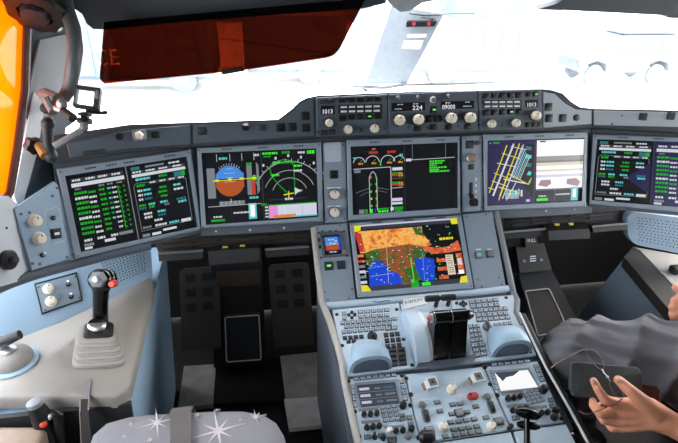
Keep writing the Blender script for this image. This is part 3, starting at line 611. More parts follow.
# key arrays
def key_block(par, pl, q, cols, rows, fill=.62, mt='key', skip=(), z=.004, name='key', tilt_=None):
    for r in range(rows):
        for c in range(cols):
            if (r, c) in skip: continue
            cs = [bil(q, (c+.5+s_*fill/2)/cols, (r+.5+t_*fill/2)/rows) for s_, t_ in ((-1, -1), (1, -1), (1, 1), (-1, 1))]
            lo = px(pl, cs); ce = sum(lo, V((0, 0, 0)))/4
            m = MB(); m.loft([[ce+(p-ce)*1.32+pl.n*.0 for p in lo], [ce+(p-ce)*1.32+pl.n*.0012 for p in lo]], 1)
            m.loft([[p+pl.n*.001 for p in lo], [p+pl.n*(z-.001) for p in lo], [ce+(p-ce)*.82+pl.n*z for p in lo]])
            a, b_ = ce+(lo[0]-ce)*.4+(lo[3]-ce)*.1, 0
            m.loft([[ce+(p-ce)*k_+pl.n*(z+.0003) for p, k_ in zip(lo, (.42, .42, .12, .12))], [ce+(p-ce)*k_+pl.n*(z+.0005) for p, k_ in zip(lo, (.42, .42, .12, .12))]], 2)
            m.obj(name, [mt, 'key_dark', 'charcoal'], par)
def palmrest(par, pl, x, y, mt, sgn):
    # rounded hand rest: humped shell cut off flat toward the seat
    f = pl.f(x, y); f = F(f.o, f.u*.86, f.v*.80, f.n*.86); m = MB(); loops = []
    for i in range(11):
        u = i/10; yy = -.048+.115*u; k = math.cos(u*math.pi/2*.98)**.38; w = .062*max(k, .05)*(1.0-.05*u); h = .066*max(math.cos(u*math.pi/2*.98)**.8, .03)*(1+.25*math.sin(u*math.pi))
        loops.append([f.pt(w*math.copysign(abs(math.cos(a))**.75, math.cos(a)), yy, .004+h*abs(math.sin(a))**.8) for a in [math.pi*j/16 for j in range(17)]])
    m.loft(loops); m.obj('hand_rest', mt, par, smooth=50)
    m = MB(); fr = F(f.pt(0, -.049, .004), f.u, f.n, -f.v)
    m.loft([[fr.pt(.052*math.copysign(abs(math.cos(a))**.75, math.cos(a)), .05*abs(math.sin(a))**.8, d) for a in [math.pi*j/16 for j in range(17)]] for d in (-.001, .002)])
    m.obj('shaded_face', 'blue_grey', par)  # flat front of the rest, given a darker colour as its shaded side
    for a in (-.045, -.055): 
        b = MB(); b.sph(f.pt(a, -.028+(a+.055), .022), .006, sc=(.6, 1, 1)); b.obj('cursor_button', 'black', par)
K4 = off(K, .004)
t = thing('keyboard_cursor_unit', 'left keyboard panel with dark keys and a pale blue hand rest', 'keyboard', K.hit(375, 340, -.01), 'keyboard units on the centre console')
bslab(K, [(332, 309.5), (399, 302.5), (415.5, 367.5), (346, 376.5)], .009, .004).obj('panel_plate', 'pedestal', t)
def c1(x, y): return (320+x/5.215, 290+y/5.215)
def c3(x, y): return (440+x/5.215, 290+y/5.215)
key_block(t, K4, [c1(192, 104), c1(362, 92), c1(366, 116), c1(196, 128)], 5, 1, .6); key_block(t, K4, [c1(194, 130), c1(362, 118), c1(366, 142), c1(198, 154)], 5, 1, .6)
key_block(t, K4, [c1(104, 160), c1(404, 138), c1(404, 162), c1(104, 186)], 11, 1, .62); key_block(t, K4, [c1(122, 183), c1(376, 163), c1(376, 187), c1(122, 207)], 9, 1, .62); key_block(t, K4, [c1(110, 210), c1(336, 190), c1(338, 212), c1(112, 234)], 8, 1, .62)
key_block(t, K4, [c1(338, 190), c1(402, 184), c1(404, 208), c1(340, 214)], 2, 1, .75); key_block(t, K4, [c1(112, 112), c1(138, 110), c1(142, 160), c1(114, 162)], 1, 2, .6)
key_block(t, K4, [c1(114, 240), c1(228, 230), c1(232, 256), c1(118, 266)], 4, 1, .6, 'key_dark'); key_block(t, K4, [c1(134, 262), c1(190, 256), c1(192, 278), c1(136, 284)], 2, 1, .6, 'key_dark')
key_block(t, K4, [c1(328, 222), c1(416, 214), c1(430, 302), c1(342, 312)], 3, 3, .62, 'key_dark'); key_block(t, K4, [c1(354, 304), c1(444, 296), c1(456, 394), c1(366, 404)], 2, 4, .7, 'key_dark')
for a, b_ in ((150, 132), (182, 130), (166, 118), (166, 146)):
    b = MB(); b.rbox(K4.f(*c1(a, b_)), .009, .009, 0, .005, r=.004); b.obj('arrow_key', 'key_dark', t)
for p in ((88, 128), (400, 102), (436, 258), (480, 392), (116, 290)): screw(t, K4, *c1(*p), r=.005, mt='black')
b = MB(); b.lathe(K4.f(*c1(272, 244)), [(.013, 0), (.013, .006), (.008, .009)], 20); b.obj('trackball_ring', 'key_dark', t)
b = MB(); b.sph(K4.f(*c1(272, 244)).pt(0, 0, .008), .008); b.obj('trackball', 'key_dark', t)
palmrest(t, K4, 367.5, 358.5, 'rest_blue', 1)
t = thing('keyboard_cursor_unit', 'right keyboard panel with pale keys and a blue hand rest', 'keyboard', K.hit(500, 330, -.01), 'keyboard units on the centre console')
bslab(K, [(450, 300.5), (513, 294.5), (536.5, 354.5), (470, 363)], .009, .004).obj('panel_plate', 'pedestal', t)
key_block(t, K4, [c3(146, 52), c3(302, 40), c3(308, 62), c3(152, 76)], 5, 1, .68); key_block(t, K4, [c3(150, 76), c3(306, 64), c3(314, 88), c3(158, 100)], 5, 1, .68)
key_block(t, K4, [c3(168, 100), c3(350, 84), c3(356, 108), c3(174, 124)], 7, 1, .68); key_block(t, K4, [c3(182, 124), c3(352, 110), c3(358, 132), c3(188, 148)], 6, 1, .68); key_block(t, K4, [c3(186, 146), c3(364, 130), c3(370, 154), c3(190, 170)], 6, 1, .68)
key_block(t, K4, [c3(276, 172), c3(376, 160), c3(380, 184), c3(280, 196)], 4, 1, .6); key_block(t, K4, [c3(146, 180), c3(204, 176), c3(228, 268), c3(158, 280)], 3, 4, .68); key_block(t, K4, [c3(158, 282), c3(236, 270), c3(248, 342), c3(176, 356)], 2, 3, .7)
for a, b_ in ((108, 74), (134, 74), (120, 64), (124, 84), (86, 70)):
    b = MB(); b.rbox(K4.f(*c3(a, b_)), .009, .009, 0, .005, r=.004); b.obj('arrow_key', 'key_dark', t)
for p in ((345, 40), (470, 324), (118, 350)): screw(t, K4, *c3(*p), r=.005, mt='black')
b = MB(); b.lathe(K4.f(*c3(246, 196)), [(.013, 0), (.013, .006), (.008, .009)], 20); b.obj('trackball_ring', 'trim_grey', t)
b = MB(); b.sph(K4.f(*c3(246, 190)).pt(0, 0, .008), .010, sc=(.6, 1.2, 1)); b.obj('trackball', 'knob_grey', t)
palmrest(t, K4, 504.5, 343.5, 'rest_blue', -1)
# throttle quadrant
f = F(K.hit(440, 352), (1, 0, 0), K.v, K.n)
t = thing('throttle_quadrant', 'throttle housing with two black thrust levers between the keyboards', 'throttle', K.hit(440, 340, -.01))
bslab(K, [(400, 303), (449.5, 299), (470, 362.5), (416, 368.5)], .009, .003).obj('panel_plate', 'pedestal', t)
# arched cheek left, lower arch right
m = MB(); ar = []
for i in range(15):
    a = math.pi*i/14; ar.append((math.cos(a)*-.085, math.sin(a)*.06))
c_ = K.hit(424, 338)
m.prism([V((c_.x-.045, c_.y, c_.z))+K.v*a+K.n*b_ for a, b_ in ar], V((.035, 0, 0))); m.prism([V((c_.x-.01, c_.y, c_.z))+K.v*a*.93+K.n*b_*.85 for a, b_ in ar], V((.11, 0, 0)))
m.obj('lever_housing', 'pedestal', t, smooth=40)
b = MB(); b.prism([V((c_.x-.012, c_.y, c_.z))+K.v*(a*.96)+K.n*(b_*.94) for a, b_ in ar], V((.012, 0, 0))); b.obj('scale_strip', 'white', t)
def lever(x0, w, ypx):
    pass
hub = c_
top = dp(453, 316, (K.hit(440, 338)-CO).dot(CF)-.085)
for s_, nm in ((-1, 'left'), (1, 'right')):
    x = c_.x+.041+s_*.022
    tt = V((x, top.y, top.z))
    m = MB(); m.loft([[V((x+sx*.0205, c_.y-.052+sy, c_.z-.004)) for sx, sy in ((-1, -.03), (1, -.03), (1, .05), (-1, .05))], [V((x+sx*.0205, tt.y+sy, tt.z-.004)) for sx, sy in ((-1, -.012), (1, -.012), (1, .028), (-1, .028))]])
    lv = m.obj('thrust_lever', 'black_gloss', t)
    m = MB(); m.lathe(F(tt-V((.023, 0, 0)), (0, 1, 0), (0, 0, 1), (1, 0, 0)), [(.012, 0), (.0165, .002), (.0165, .043), (.012, .045)], 20); m.lathe(F(tt-V((.0228, 0, 0)), (0, 1, 0), (0, 0, 1), (1, 0, 0)), [(.0168, .002), (.0168, .0035)], 20, 1); m.obj('grip', ['black_gloss', 'chrome'], lv)
tt = V((c_.x-.004, top.y, top.z))
m = MB(); m.lathe(F(tt-V((-.003, 0, 0)), (0, 1, 0), (0, 0, 1), (-1, 0, 0)), [(.013, .0), (.011, .007)], 18, 1); m.lathe(F(tt-V((.007, 0, 0)), (0, 1, 0), (0, 0, 1), (-1, 0, 0)), [(.0085, .0), (.004, .006)], 18, 0); m.obj('red_tip', ['red', 'chrome'], t)
m = MB(); tt = V((c_.x+.09, top.y, top.z)); m.lathe(F(tt, (0, 1, 0), (0, 0, 1), (1, 0, 0)), [(.013, .0), (.008, .01)], 18, 0); m.obj('end_cap', ['black_gloss'], t)
r0 = K.hit(425, 299, .035); r1 = K.hit(456, 297, .035)
m = MB(); n_ = (r1-r0).normalized(); L_ = (r1-r0).length
m.lathe(F(r0, K.v, K.n, n_), [(.006, 0), (.009, .003), (.009, L_*.45), (.006, L_*.48), (.006, L_*.52), (.009, L_*.55), (.009, L_-.003), (.006, L_)], 16); m.tube([r0.lerp(r1, .4), r0.lerp(r1, .4)-K.n*.04], .006, 8); m.tube([r0.lerp(r1, .8), r0.lerp(r1, .8)-K.n*.04], .006, 8); m.obj('reverser_lever', 'black', t)
# slot box in front of the levers
m = MB(); m.prism(px(K, [(414.5, 369.5), (421, 359.5), (476, 353.5), (474, 364)], .012), -K.n*.03); m.obj('front_block', 'panel_dark', t)
m = MB(); m.prism(px(K, [(431, 369), (431.5, 362.5), (469, 356.5), (465, 364.5)], .0135), -K.n*.02); m.obj('recess', 'fcu', t)
screw(t, K4, 426.5, 361, r=.004); screw(t, K4, 466, 354.5, r=.004)
pl_ = thing('placard', 'white paper placard with handwritten registration at the top of the throttle housing', 'placard', K.hit(412, 301, .004))
q = [(402.5, 299.5), (426, 296.3), (427, 303.5), (404.5, 309)]
MB().prism(px(K, q, .006), -K.n*.002).obj('paper', 'white', pl_)
m = MB(); text_on(m, K, 'F-WXXV', [bil(q, .08, .2), bil(q, .85, .12), bil(q, .85, .5), bil(q, .08, .58)], .0066); m.obj('writing', 'charcoal', pl_)
# radio panels
P4 = off(P, .004)
def c2(x, y): return (320+x/5.215, 360+y/5.215)
def c4(x, y): return (440+x/5.215, 360+y/5.215)
t = thing('radio_panel', 'left radio panel, its dark screen lit with three rows of figures', 'radio panel', P.hit(380, 410, -.01), 'radio panels on the centre console')
bslab(P, [(348, 379), (404, 374.2), (420.6, 443), (359, 449)], .009, .004).obj('panel_plate', 'pedestal', t)
q = [c2(192, 132), c2(390, 115), c2(414, 226), c2(214, 244)]
b = MB(); b.prism(px(P, [c2(180, 118), c2(400, 100), c2(430, 236), c2(204, 256)], .0065), -P.n*.004); b.obj('screen_frame', 'panel', t)
MB().prism(px(P, q, .0075), -P.n*.003).obj('screen', 's_lcd', t)
g = Gfx(P, q, .0078); g.rect(.06, .02, 1, .06, 's_dgrey'); g.rect(.0, .34, 1, .36, 's_grey'); g.rect(0, .66, 1, .68, 's_grey')
for i in range(3): g.words(.04, .3, .2+i*.31, .12, 's_lav'); g.words(.44, .6, .21+i*.31, .07, 's_grey'); g.words(.68, .96, .2+i*.31, .09, 's_teal' if i == 0 else 's_grey')
g.obj(t)
key_block(t, P4, [c2(172, 92), c2(400, 68), c2(403, 88), c2(175, 112)], 7, 1, .66, 'key')
key_block(t, P4, [c2(156, 126), c2(180, 124), c2(200, 250), c2(172, 252)], 1, 4, .6); key_block(t, P4, [c2(410, 100), c2(440, 96), c2(462, 214), c2(432, 218)], 1, 4, .6)
for r_, (xa, ya) in enumerate(((200, 264), (214, 328))):
    MB().prism(px(P, [c2(xa, ya-10), c2(xa+100, ya-18), c2(xa+103, ya-2), c2(xa+3, ya+6)], .0046), -P.n*.001).obj('label_strip', 'trim_grey', t)
MB().prism(px(P, [c2(330, 344), c2(438, 336), c2(440, 352), c2(334, 360)], .0046), -P.n*.001).obj('label_strip', 'trim_grey', t)
def bknob(par, pl, x, y, r=.0062, h=.015, mt='black', nm='volume_knob'): return knob(par, pl, x, y, r, h, mt, nm, skirt=False)
for p in ((228, 290), (262, 288), (295, 284), (242, 358), (275, 354), (308, 350), (395, 376), (430, 372), (328, 412)): bknob(t, P4, *c2(*p))
bknob(t, P4, *c2(360, 372), mt='white'); bknob(t, P4, *c2(474, 366), .007, .018); bknob(t, P4, *c2(456, 402), .008, .016, 'knob_grey'); bknob(t, P4, *c2(430, 245), .008, .02)
key_block(t, P4, [c2(308, 240), c2(400, 230), c2(420, 318), c2(328, 330)], 3, 4, .6, 'key'); key_block(t, P4, [c2(412, 280), c2(440, 276), c2(446, 318), c2(418, 324)], 1, 2, .7, 'trim_grey'); key_block(t, P4, [c2(446, 286), c2(480, 282), c2(494, 350), c2(458, 356)], 1, 2, .6, 'trim_grey')
key_block(t, P4, [c2(230, 390), c2(262, 388), c2(264, 412), c2(232, 416)], 1, 1, .8, 'trim_grey'); key_block(t, P4, [c2(304, 382), c2(336, 380), c2(338, 402), c2(306, 404)], 1, 1, .8, 'trim_grey'); key_block(t, P4, [c2(352, 404), c2(396, 400), c2(398, 430), c2(354, 434)], 1, 1, .8, 'trim_grey')
toggle(t, P4, *c2(284, 404), mt='black')
for p in ((148, 112), (426, 82), (450, 96), (474, 182), (470, 236), (182, 270), (514, 408), (204, 400)): screw(t, P4, *c2(*p), r=.005, mt='black')
t = thing('radio_panel', 'right radio panel, its screen glaring white, beside the pilot', 'radio panel', P.hit(520, 395, -.01), 'radio panels on the centre console')
bslab(P, [(484.5, 366.5), (537.5, 361), (563.5, 421.5), (512.5, 429.5)], .009, .004).obj('panel_plate', 'pedestal', t)
q = [c4(286, 66), c4(458, 52), c4(510, 140), c4(318, 160)]
b = MB(); b.prism(px(P, [c4(276, 56), c4(464, 40), c4(520, 146), c4(310, 170)], .0065), -P.n*.004); b.obj('screen_frame', 'panel', t)
MB().prism(px(P, q, .0075), -P.n*.003).obj('screen', 's_paper', t)
g = Gfx(P, q, .0079); g.poly([(0, 0), (.75, 0), (.5, .25), (.28, .3), (.14, .5)], 's_lcd'); g.obj(t)
key_block(t, P4, [c4(262, 18), c4(468, -2), c4(476, 14), c4(266, 36)], 6, 1, .7, 'key'); key_block(t, P4, [c4(254, 50), c4(276, 48), c4(312, 158), c4(286, 160)], 1, 4, .6); key_block(t, P4, [c4(480, 24), c4(508, 22), c4(552, 112), c4(520, 118)], 1, 4, .6)
for xa, ya, w_ in ((318, 178, 112), (344, 242, 110), (464, 252, 92)): MB().prism(px(P, [c4(xa, ya-8), c4(xa+w_, ya-18), c4(xa+w_+5, ya-2), c4(xa+6, ya+8)], .0046), -P.n*.001).obj('label_strip', 'trim_grey', t)
for p in ((350, 206), (382, 202), (413, 196), (376, 268), (410, 262), (442, 256), (524, 282), (556, 278), (490, 290)): bknob(t, P4, *c4(*p))
bknob(t, P4, *c4(598, 270), .008, .018); bknob(t, P4, *c4(590, 304), .008, .016); bknob(t, P4, *c4(533, 162), .010, .02)
key_block(t, P4, [c4(424, 160), c4(500, 150), c4(552, 216), c4(460, 240)], 4, 4, .6, 'key'); key_block(t, P4, [c4(556, 196), c4(590, 192), c4(606, 252), c4(572, 258)], 1, 2, .6, 'trim_grey'); key_block(t, P4, [c4(374, 294), c4(410, 288), c4(416, 312), c4(380, 318)], 1, 1, .8, 'trim_grey')
for p in ((236, 36), (262, 128), (300, 184), (362, 354), (562, 144), (632, 306)): screw(t, P4, *c4(*p), r=.005, mt='black')
# centre panel
def c6(x, y): return (400+x/5.333, 360+y/5.333)
t = thing('engine_master_panel', 'pale central panel with two silver guarded switches and a red button', 'panel', P.hit(460, 400, -.01))
bslab(P, [(405.5, 374), (483.2, 366.6), (511, 429.5), (421.5, 442.5)], .009, .004).obj('panel_plate', 'pedestal', t)
for a, b_ in ((168, 130), (412, 100)):
    f = P4.f(*c6(a, b_)); f = F(f.o, Matrix.Rotation(R(6), 3, f.n)@f.u, Matrix.Rotation(R(6), 3, f.n)@f.v, f.n)
    m = MB(); m.rbox(f, .027, .027, .004, .013, r=.003); m.box(f, 0, 0, .0133, .019, .019, .001, 1); m.box(f, 0, 0, .014, .007, .007, .001, 2); m.box(f, -.016, -.003, .006, .006, .020, .011, 0); m.box(f, -.022, -.003, .004, .005, .016, .008, 3); m.obj('guarded_switch', ['white', 'knob_grey', 'key_dark', 'beige'], t)
knob(t, P4, *c6(274, 162), .010, .020, base='knob', name='rotary_selector')
m = MB(); f = P4.f(*c6(386, 198)); m.rbox(f, .026, .016, 0, .012, r=.007, ch=.003); m.lathe(f.at(-.007, .002, .012), [(.004, 0), (.004, .001)], 12, 1); m.obj('red_button', ['red', 'key_dark'], t)
for a, b_ in ((118, 242), (465, 198)):
    m = MB(); m.lathe(P4.f(*c6(a, b_)), [(.009, 0), (.009, .003), (.0065, .003), (.0065, .008), (.005, .009)], 20); m.obj('round_button', 'knob_grey', t)
for a, b_ in ((138, 298), (486, 252)):
    f = P4.f(*c6(a, b_)); m = MB(); fr = F(f.pt(-.006, 0, -.004), f.v, f.n, f.u); m.lathe(fr, [(.012, 0), (.015, .002), (.015, .010), (.012, .012)], 24, flute=.03, fn=12); m.rbox(f, .017, .032, 0, .003, r=.006, mi=1); m.obj('thumbwheel', ['charcoal', 'knob_grey'], t)
for a, b_ in ((197, 226), (280, 238), (320, 233), (403, 248), (212, 273), (276, 288), (356, 278), (458, 308), (271, 332), (312, 327), (352, 322), (394, 316), (286, 372), (326, 367), (366, 361), (408, 355), (295, 402), (336, 396), (377, 390), (418, 384), (242, 408)):
    m = MB(); f = P4.f(*c6(a, b_), ang=3); m.rbox(f, .0155, .0105, 0, .0012, r=.001, ch=.0004, mi=1); m.rbox(f, .0125, .0078, .001, .004, r=.0015); m.obj('key', ['trim_grey', 'key_dark'], t)
for a, b_, w_, h_ in ((316, 283, .017, .016), (525, 328, .017, .014), (156, 374, .018, .012)):
    m = MB(); f = P4.f(*c6(a, b_), ang=3); m.rbox(f, w_+.004, h_+.004, 0, .002, r=.001, ch=.0004, mi=1); m.rbox(f, w_, h_, .001, .006, r=.002); m.obj('large_key', ['trim_grey', 'key_dark'], t)
for a, b_ in ((231, 362), (487, 358)):
    knob(t, P4, *c6(a, b_), .009, .016, base='knob', name='rotary_selector'); m = MB(); m.lathe(P4.f(*c6(a, b_), off=.018), [(.0075, 0), (.0075, .009), (.006, .011)], 20); m.obj('selector_cap', 'knob', t)
m = MB(); m.tube([P4.hit(*c6(80, 218), .0004), P4.hit(*c6(355, 182), .0004)], .0006, 4); m.tube([P4.hit(*c6(195, 330), .0004), P4.hit(*c6(205, 432), .0004), P4.hit(*c6(560, 378), .0004)], .0006, 4); m.obj('legend', 'legend', t)
for p in ((58, 184), (450, 40), (480, 130), (520, 188), (582, 364), (594, 350), (100, 412)): screw(t, P4, *c6(*p), r=.0055, mt='black')
for i in range(6):
    m = MB(); a = 225+i*13; m.add(px(P4, [c6(a, 122-i), c6(a+9, 121-i), c6(a+9, 125-i), c6(a, 126-i)], .0006), [(0, 1, 2, 3)]); m.obj('legend', 'legend', t)
# panels nearer the camera
t = thing('flap_panel', 'pale panel behind the black flap lever at the right foot of the console', 'panel', P.hit(560, 440, -.02))
bslab(P, [(514, 431.5), (566, 424), (590, 470), (530, 480)], .009, .004).obj('panel_plate', 'pedestal', t)
m = MB(); b0 = P.hit(529, 444, .0); m1 = P.hit(527, 444, .05); k1 = dp(527, 411, (P.hit(527, 430)-CO).dot(CF)-.06)
m.tube([b0, m1, k1], [.008, .007, .006], 10)
a0, a1 = dp(515, 411, (k1-CO).dot(CF)), dp(541, 416, (k1-CO).dot(CF)); m.tube([a0, a0.lerp(a1, .15), a0.lerp(a1, .5), a0.lerp(a1, .85), a1], [.004, .010, .0125, .011, .004], 14, flat=.8)
a0, a1 = dp(517, 424, (k1-CO).dot(CF)), dp(540, 427, (k1-CO).dot(CF)); m.tube([a0, a0.lerp(a1, .2), a0.lerp(a1, .8), a1], [.004, .0085, .0085, .004], 14, flat=.7)
m.obj('flap_lever', 'black_gloss', t)
t = thing('speedbrake_panel', 'pale panel at the bottom edge of the photo with a black T lever', 'panel', P.hit(440, 450, -.02))
bslab(P, [(421.8, 445), (511, 432), (528, 478), (431, 490)], .009, .004).obj('panel_plate', 'pedestal', t)
m = MB(); b0 = P.hit(432, 452); k1 = P.hit(428, 440, .05); m.tube([b0, k1], .007, 10); a0, a1 = dp(419, 437, (k1-CO).dot(CF)), dp(435, 437, (k1-CO).dot(CF)); m.tube([a0, a0.lerp(a1, .2), a0.lerp(a1, .8), a1], [.008, .014, .014, .008], 14); m.obj('speedbrake_lever', 'black', t)
t = thing('rounded_cover', 'shiny black rounded cover at the right foot of the console, under the phone', 'cover', dp(580, 440, 1.2))
m = MB(); m.sph(dp(583, 440, 1.2), .055, sc=(1, .8, .5), seg=20, ring=12); m.obj('cover', 'black_gloss', t)
# ================================================================== LEFT SIDE CONSOLE
# horizontal grey top
top = px(S, [(0, 345), (60, 321), (110, 298), (150, 277), (153, 281), (152, 292), (130, 384), (125, 392), (114, 397), (0, 397.5)])
top = [top[0]+V((-.25, .05, 0))]+top+[top[-1]+V((-.25, 0, 0))]
m = MB(); c = sum(top, V((0, 0, 0)))/len(top)
bot = [p-V((0, 0, .032)) for p in top]; mid = [p-V((0, 0, .006)) for p in top]; ins = [p+(c-p).normalized()*.006 for p in top]
m.loft([bot, mid, ins]); o = m.obj('side_console', 'console', smooth=60); tag(o, 'grey flat top of the left side console carrying the sidestick', 'console'); LSC = o
A0, B0 = S.hit(0, 345), S.hit(153, 276); ud = (B0-A0).normalized(); nrm = V((0, 0, 1)).cross(ud); nrm = V((ud.y, -ud.x, 0)); nrm = nrm if nrm.y < 0 else -nrm
SF = Pl(A0, nrm*math.sin(R(48))+V((0, 0, 1))*math.cos(R(48)), ud)
m = slab(SF, [(-40, 310), (0, 290), (72, 268), (146, 246), (151, 252), (153, 277), (110, 299), (60, 322), (0, 347), (-40, 364)], .04)
o = m.obj('console_front', 'console_blue', LSC)
m = MB(); rr = []
SF4 = off(SF, .0005)
t = thing('speaker_grille', 'perforated blue speaker grille behind the sidestick', 'speaker', SF.hit(125, 265))
g_ = MB()
for i in range(13):
    for j in range(9):
        a, b_ = bil([(100, 263), (146, 249), (148, 271), (108, 287)], (i+.5+.25*(j % 2))/13.5, (j+.5)/9); g_.lathe(SF4.f(a, b_), [(.0021, 0), (.0021, .0004)], 6)
MB().prism(px(SF, [(97, 262), (147, 247), (150, 273), (106, 290)], .0004), -SF.n*.002).obj('grille_plate', 'console_blue', t); g_.obj('perforation', 'charcoal', t)
# knob box on the blue slope
SF6 = off(SF, .004)
t = thing('control_panel', 'small dark framed panel with two cream knobs and two toggles on the blue slope', 'panel', SF.hit(58, 292, -.01))
MB().prism(px(SF, [(34.5, 283.5), (77, 272), (82.5, 300.5), (42, 314.5)], .003), -SF.n*.01).obj('frame', 'black', t); MB().prism(px(SF, [(36, 284.8), (76, 274), (81, 299.5), (43, 312.5)], .004), -SF.n*.008).obj('panel_plate', 'panel', t)
knob(t, SF6, 48.5, 289, .011, .016, base='knob'); knob(t, SF6, 51, 301.5, .011, .016, base='knob'); toggle(t, SF6, 68, 284.5); toggle(t, SF6, 71, 297)
for p in ((38.5, 287), (75, 276.5), (45, 310), (79, 297.5)): screw(t, SF6, *p, r=.003)
# angled panel left of the display
MA4 = off(MA, .004)
t = thing('control_panel', 'blue grey pentagonal panel with two cream knobs left of the far left display', 'panel', MA.hit(45, 240, -.01))
bslab(MA, [(13.8, 209), (55, 181.5), (59, 186), (76.5, 257), (32, 271)], .012, .004).obj('panel_plate', 'console_blue', t)
knob(t, MA4, 34.5, 220.8, .0125, .018, base='knob'); knob(t, MA4, 38.5, 238.3, .0125, .018, base='knob'); toggle(t, MA4, 53.2, 218, mt='trim_grey'); toggle(t, MA4, 42.5, 255)
button(t, MA4, 56, 233.5, .021, .021, 'black', lit='legend')
m = MB(); pts = px(MA, [(46, 210), (57, 207), (59, 209), (66, 238), (65, 240), (54, 244), (51.5, 241), (45, 213), (46, 210)], .0045); m.tube(pts, .0009, 4); m.obj('outline', 'legend', t)
for p in ((21, 214), (29.5, 212.5), (52.5, 196), (57, 188), (32.5, 263.5), (40, 264), (67, 257), (72.5, 254.5)): screw(t, MA4, *p, r=.0035)
# dark lip rolled under display and panel
m = MB(); m.tube([MA.hit(-30, 300, -.005), MA.hit(10, 283, -.005), MA.hit(33, 275, -.005), MA.hit(76, 263.5, -.005), ML.hit(110, 254.5, -.0), ML.hit(150, 245, -.0)], .013, 12); o = m.obj('rolled_edge', 'panel_dark'); tag(o, 'dark rolled edge under the far left display and its side panel', 'trim')
# inboard face of the console, blue
def V2(x, y, z): return V((x, y, z))
E0, E1, E2 = S.hit(127, 391), S.hit(152, 292), S.hit(153, 276)
m = MB(); pl_side = Pl(E1, V((E0-E1).cross(V((0, 0, 1)))), (E1-E0))
m.loft([[E0, E1, E1+(E1-E0).normalized()*.42], [V((p.x+.035, p.y, .0)) for p in (E0, E1, E1+(E1-E0).normalized()*.42)], [V((p.x-.08, p.y, .0)) for p in (E0, E1, E1+(E1-E0).normalized()*.42)], [V((p.x-.08, p.y, .60)) for p in (E0, E1, E1+(E1-E0).normalized()*.42)]], closed=False, cap=False)
m = MB(); q3 = [E0, E1, E1+(E1-E0).normalized()*.30]
m.loft([[V((p.x-.002, p.y, .635)) for p in q3]+[V((p.x-.3, p.y, .61)) for p in q3[::-1]], [V((p.x-.05, p.y, 0)) for p in q3]+[V((p.x-.3, p.y, 0)) for p in q3[::-1]]])
o = m.obj('console_body', 'console_side', LSC)
# sidestick with its stepped rubber boot
bc = S.hit(101, 351)
t = thing('sidestick', 'black sidestick with an orange button on a stepped grey boot', 'joystick', bc)
bu = (S.hit(128, 364)-S.hit(71, 367)).normalized(); bv = ((S.hit(79, 330)-S.hit(72, 366)).normalized()+(S.hit(127, 330)-S.hit(128, 364)).normalized()).normalized(); f = F(bc, bu, bv, (0, 0, 1))
m = MB()
for i in range(4):
    w = .116-i*.006; d_ = .120-i*.012; g0 = f.at(-.002, .002+i*.006, i*.008); m.rbox(g0, w, d_, 0, .0085, r=.016, ch=.002, seg=5)
    m.rbox(g0.at(0, .002, .005), w-.012, d_-.012, 0, .007, r=.014, ch=.0005, seg=5)
m.obj('boot', 'boot', t)
m = MB(); m.rbox(f.at(0, .030, .031), .068, .054, 0, .012, r=.010, ch=.004, mi=0); m.obj('stick_plate', 'black', t)
s0 = f.pt(-.002, .036, .045); fd = (S.hit(100, 336)-CO).dot(CF)
P_ = [s0, dp(100.5, 322, fd-.015), dp(100.5, 305, fd-.03), dp(101, 292, fd-.042), dp(101.5, 284, fd-.05), dp(101.5, 277, fd-.055)]
m = MB(); m.lathe(f.at(-.002, .036, .046), [(.022, 0), (.022, .004), (.017, .008)], 20, 1); m.tube(P_, [.020, .017, .016, .017, .023, .022], 16, 0, flat=1.1); m.obj('grip', ['black_gloss', 'chrome'], t)
hp = dp(101, 280, fd-.07)
m = MB(); m.sph(hp, .030, sc=(1.0, .72, .9), fr=F((0, 0, 0), CR, CF, CU)); m.sph(dp(109, 279, fd-.065), .020, sc=(.9, .8, 1.1), fr=F((0, 0, 0), CR, CF, CU)); m.obj('head', 'black_gloss', t)
m = MB(); fr = F(dp(97, 279.5, fd-.098), CR, CU, -CF); m.lathe(fr, [(.018, -.012), (.020, 0), (.017, .004), (.010, .006)], 6); m.lathe(fr.at(.001, 0, .004), [(.009, 0), (.009, .004), (.006, .006)], 16, 1); m.obj('trim_switch', ['trim_grey', 'chrome'], t)
m = MB(); fr = F(dp(112.3, 284, fd-.088), CR, CU, -CF); m.lathe(fr, [(.0085, -.012), (.0085, .002), (.006, .005)], 16); m.obj('orange_button', 'orange_button', t)
# nose wheel tiller
tc_ = S.hit(13, 363)
t = thing('steering_tiller', 'grey domed steering tiller with a dark handle at the left edge', 'tiller', tc_)
f = F(tc_)
m = MB(); m.lathe(f, [(.053, 0), (.053, .005), (.049, .007)], 32); m.obj('base_ring', 'console_side', t)
m = MB(); m.lathe(f, [(.043, .006), (.044, .016), (.038, .027), (.026, .034), (.015, .037)], 32); m.obj('dome', 'boot', t)
m = MB(); m.lathe(f.at(0, 0, .036), [(.014, 0), (.017, .004), (.012, .006)], 24); m.obj('cap', 'chrome', t)
m = MB(); m.tube([f.pt(-.08, .0, .03), f.pt(-.07, .03, .05), dp(4, 342, (tc_-CO).dot(CF)-.02), dp(12, 337.5, (tc_-CO).dot(CF)-.03), dp(20, 334.5, (tc_-CO).dot(CF)-.03)], [.010, .012, .013, .012, .010], 12); m.obj('handle', 'charcoal', t)
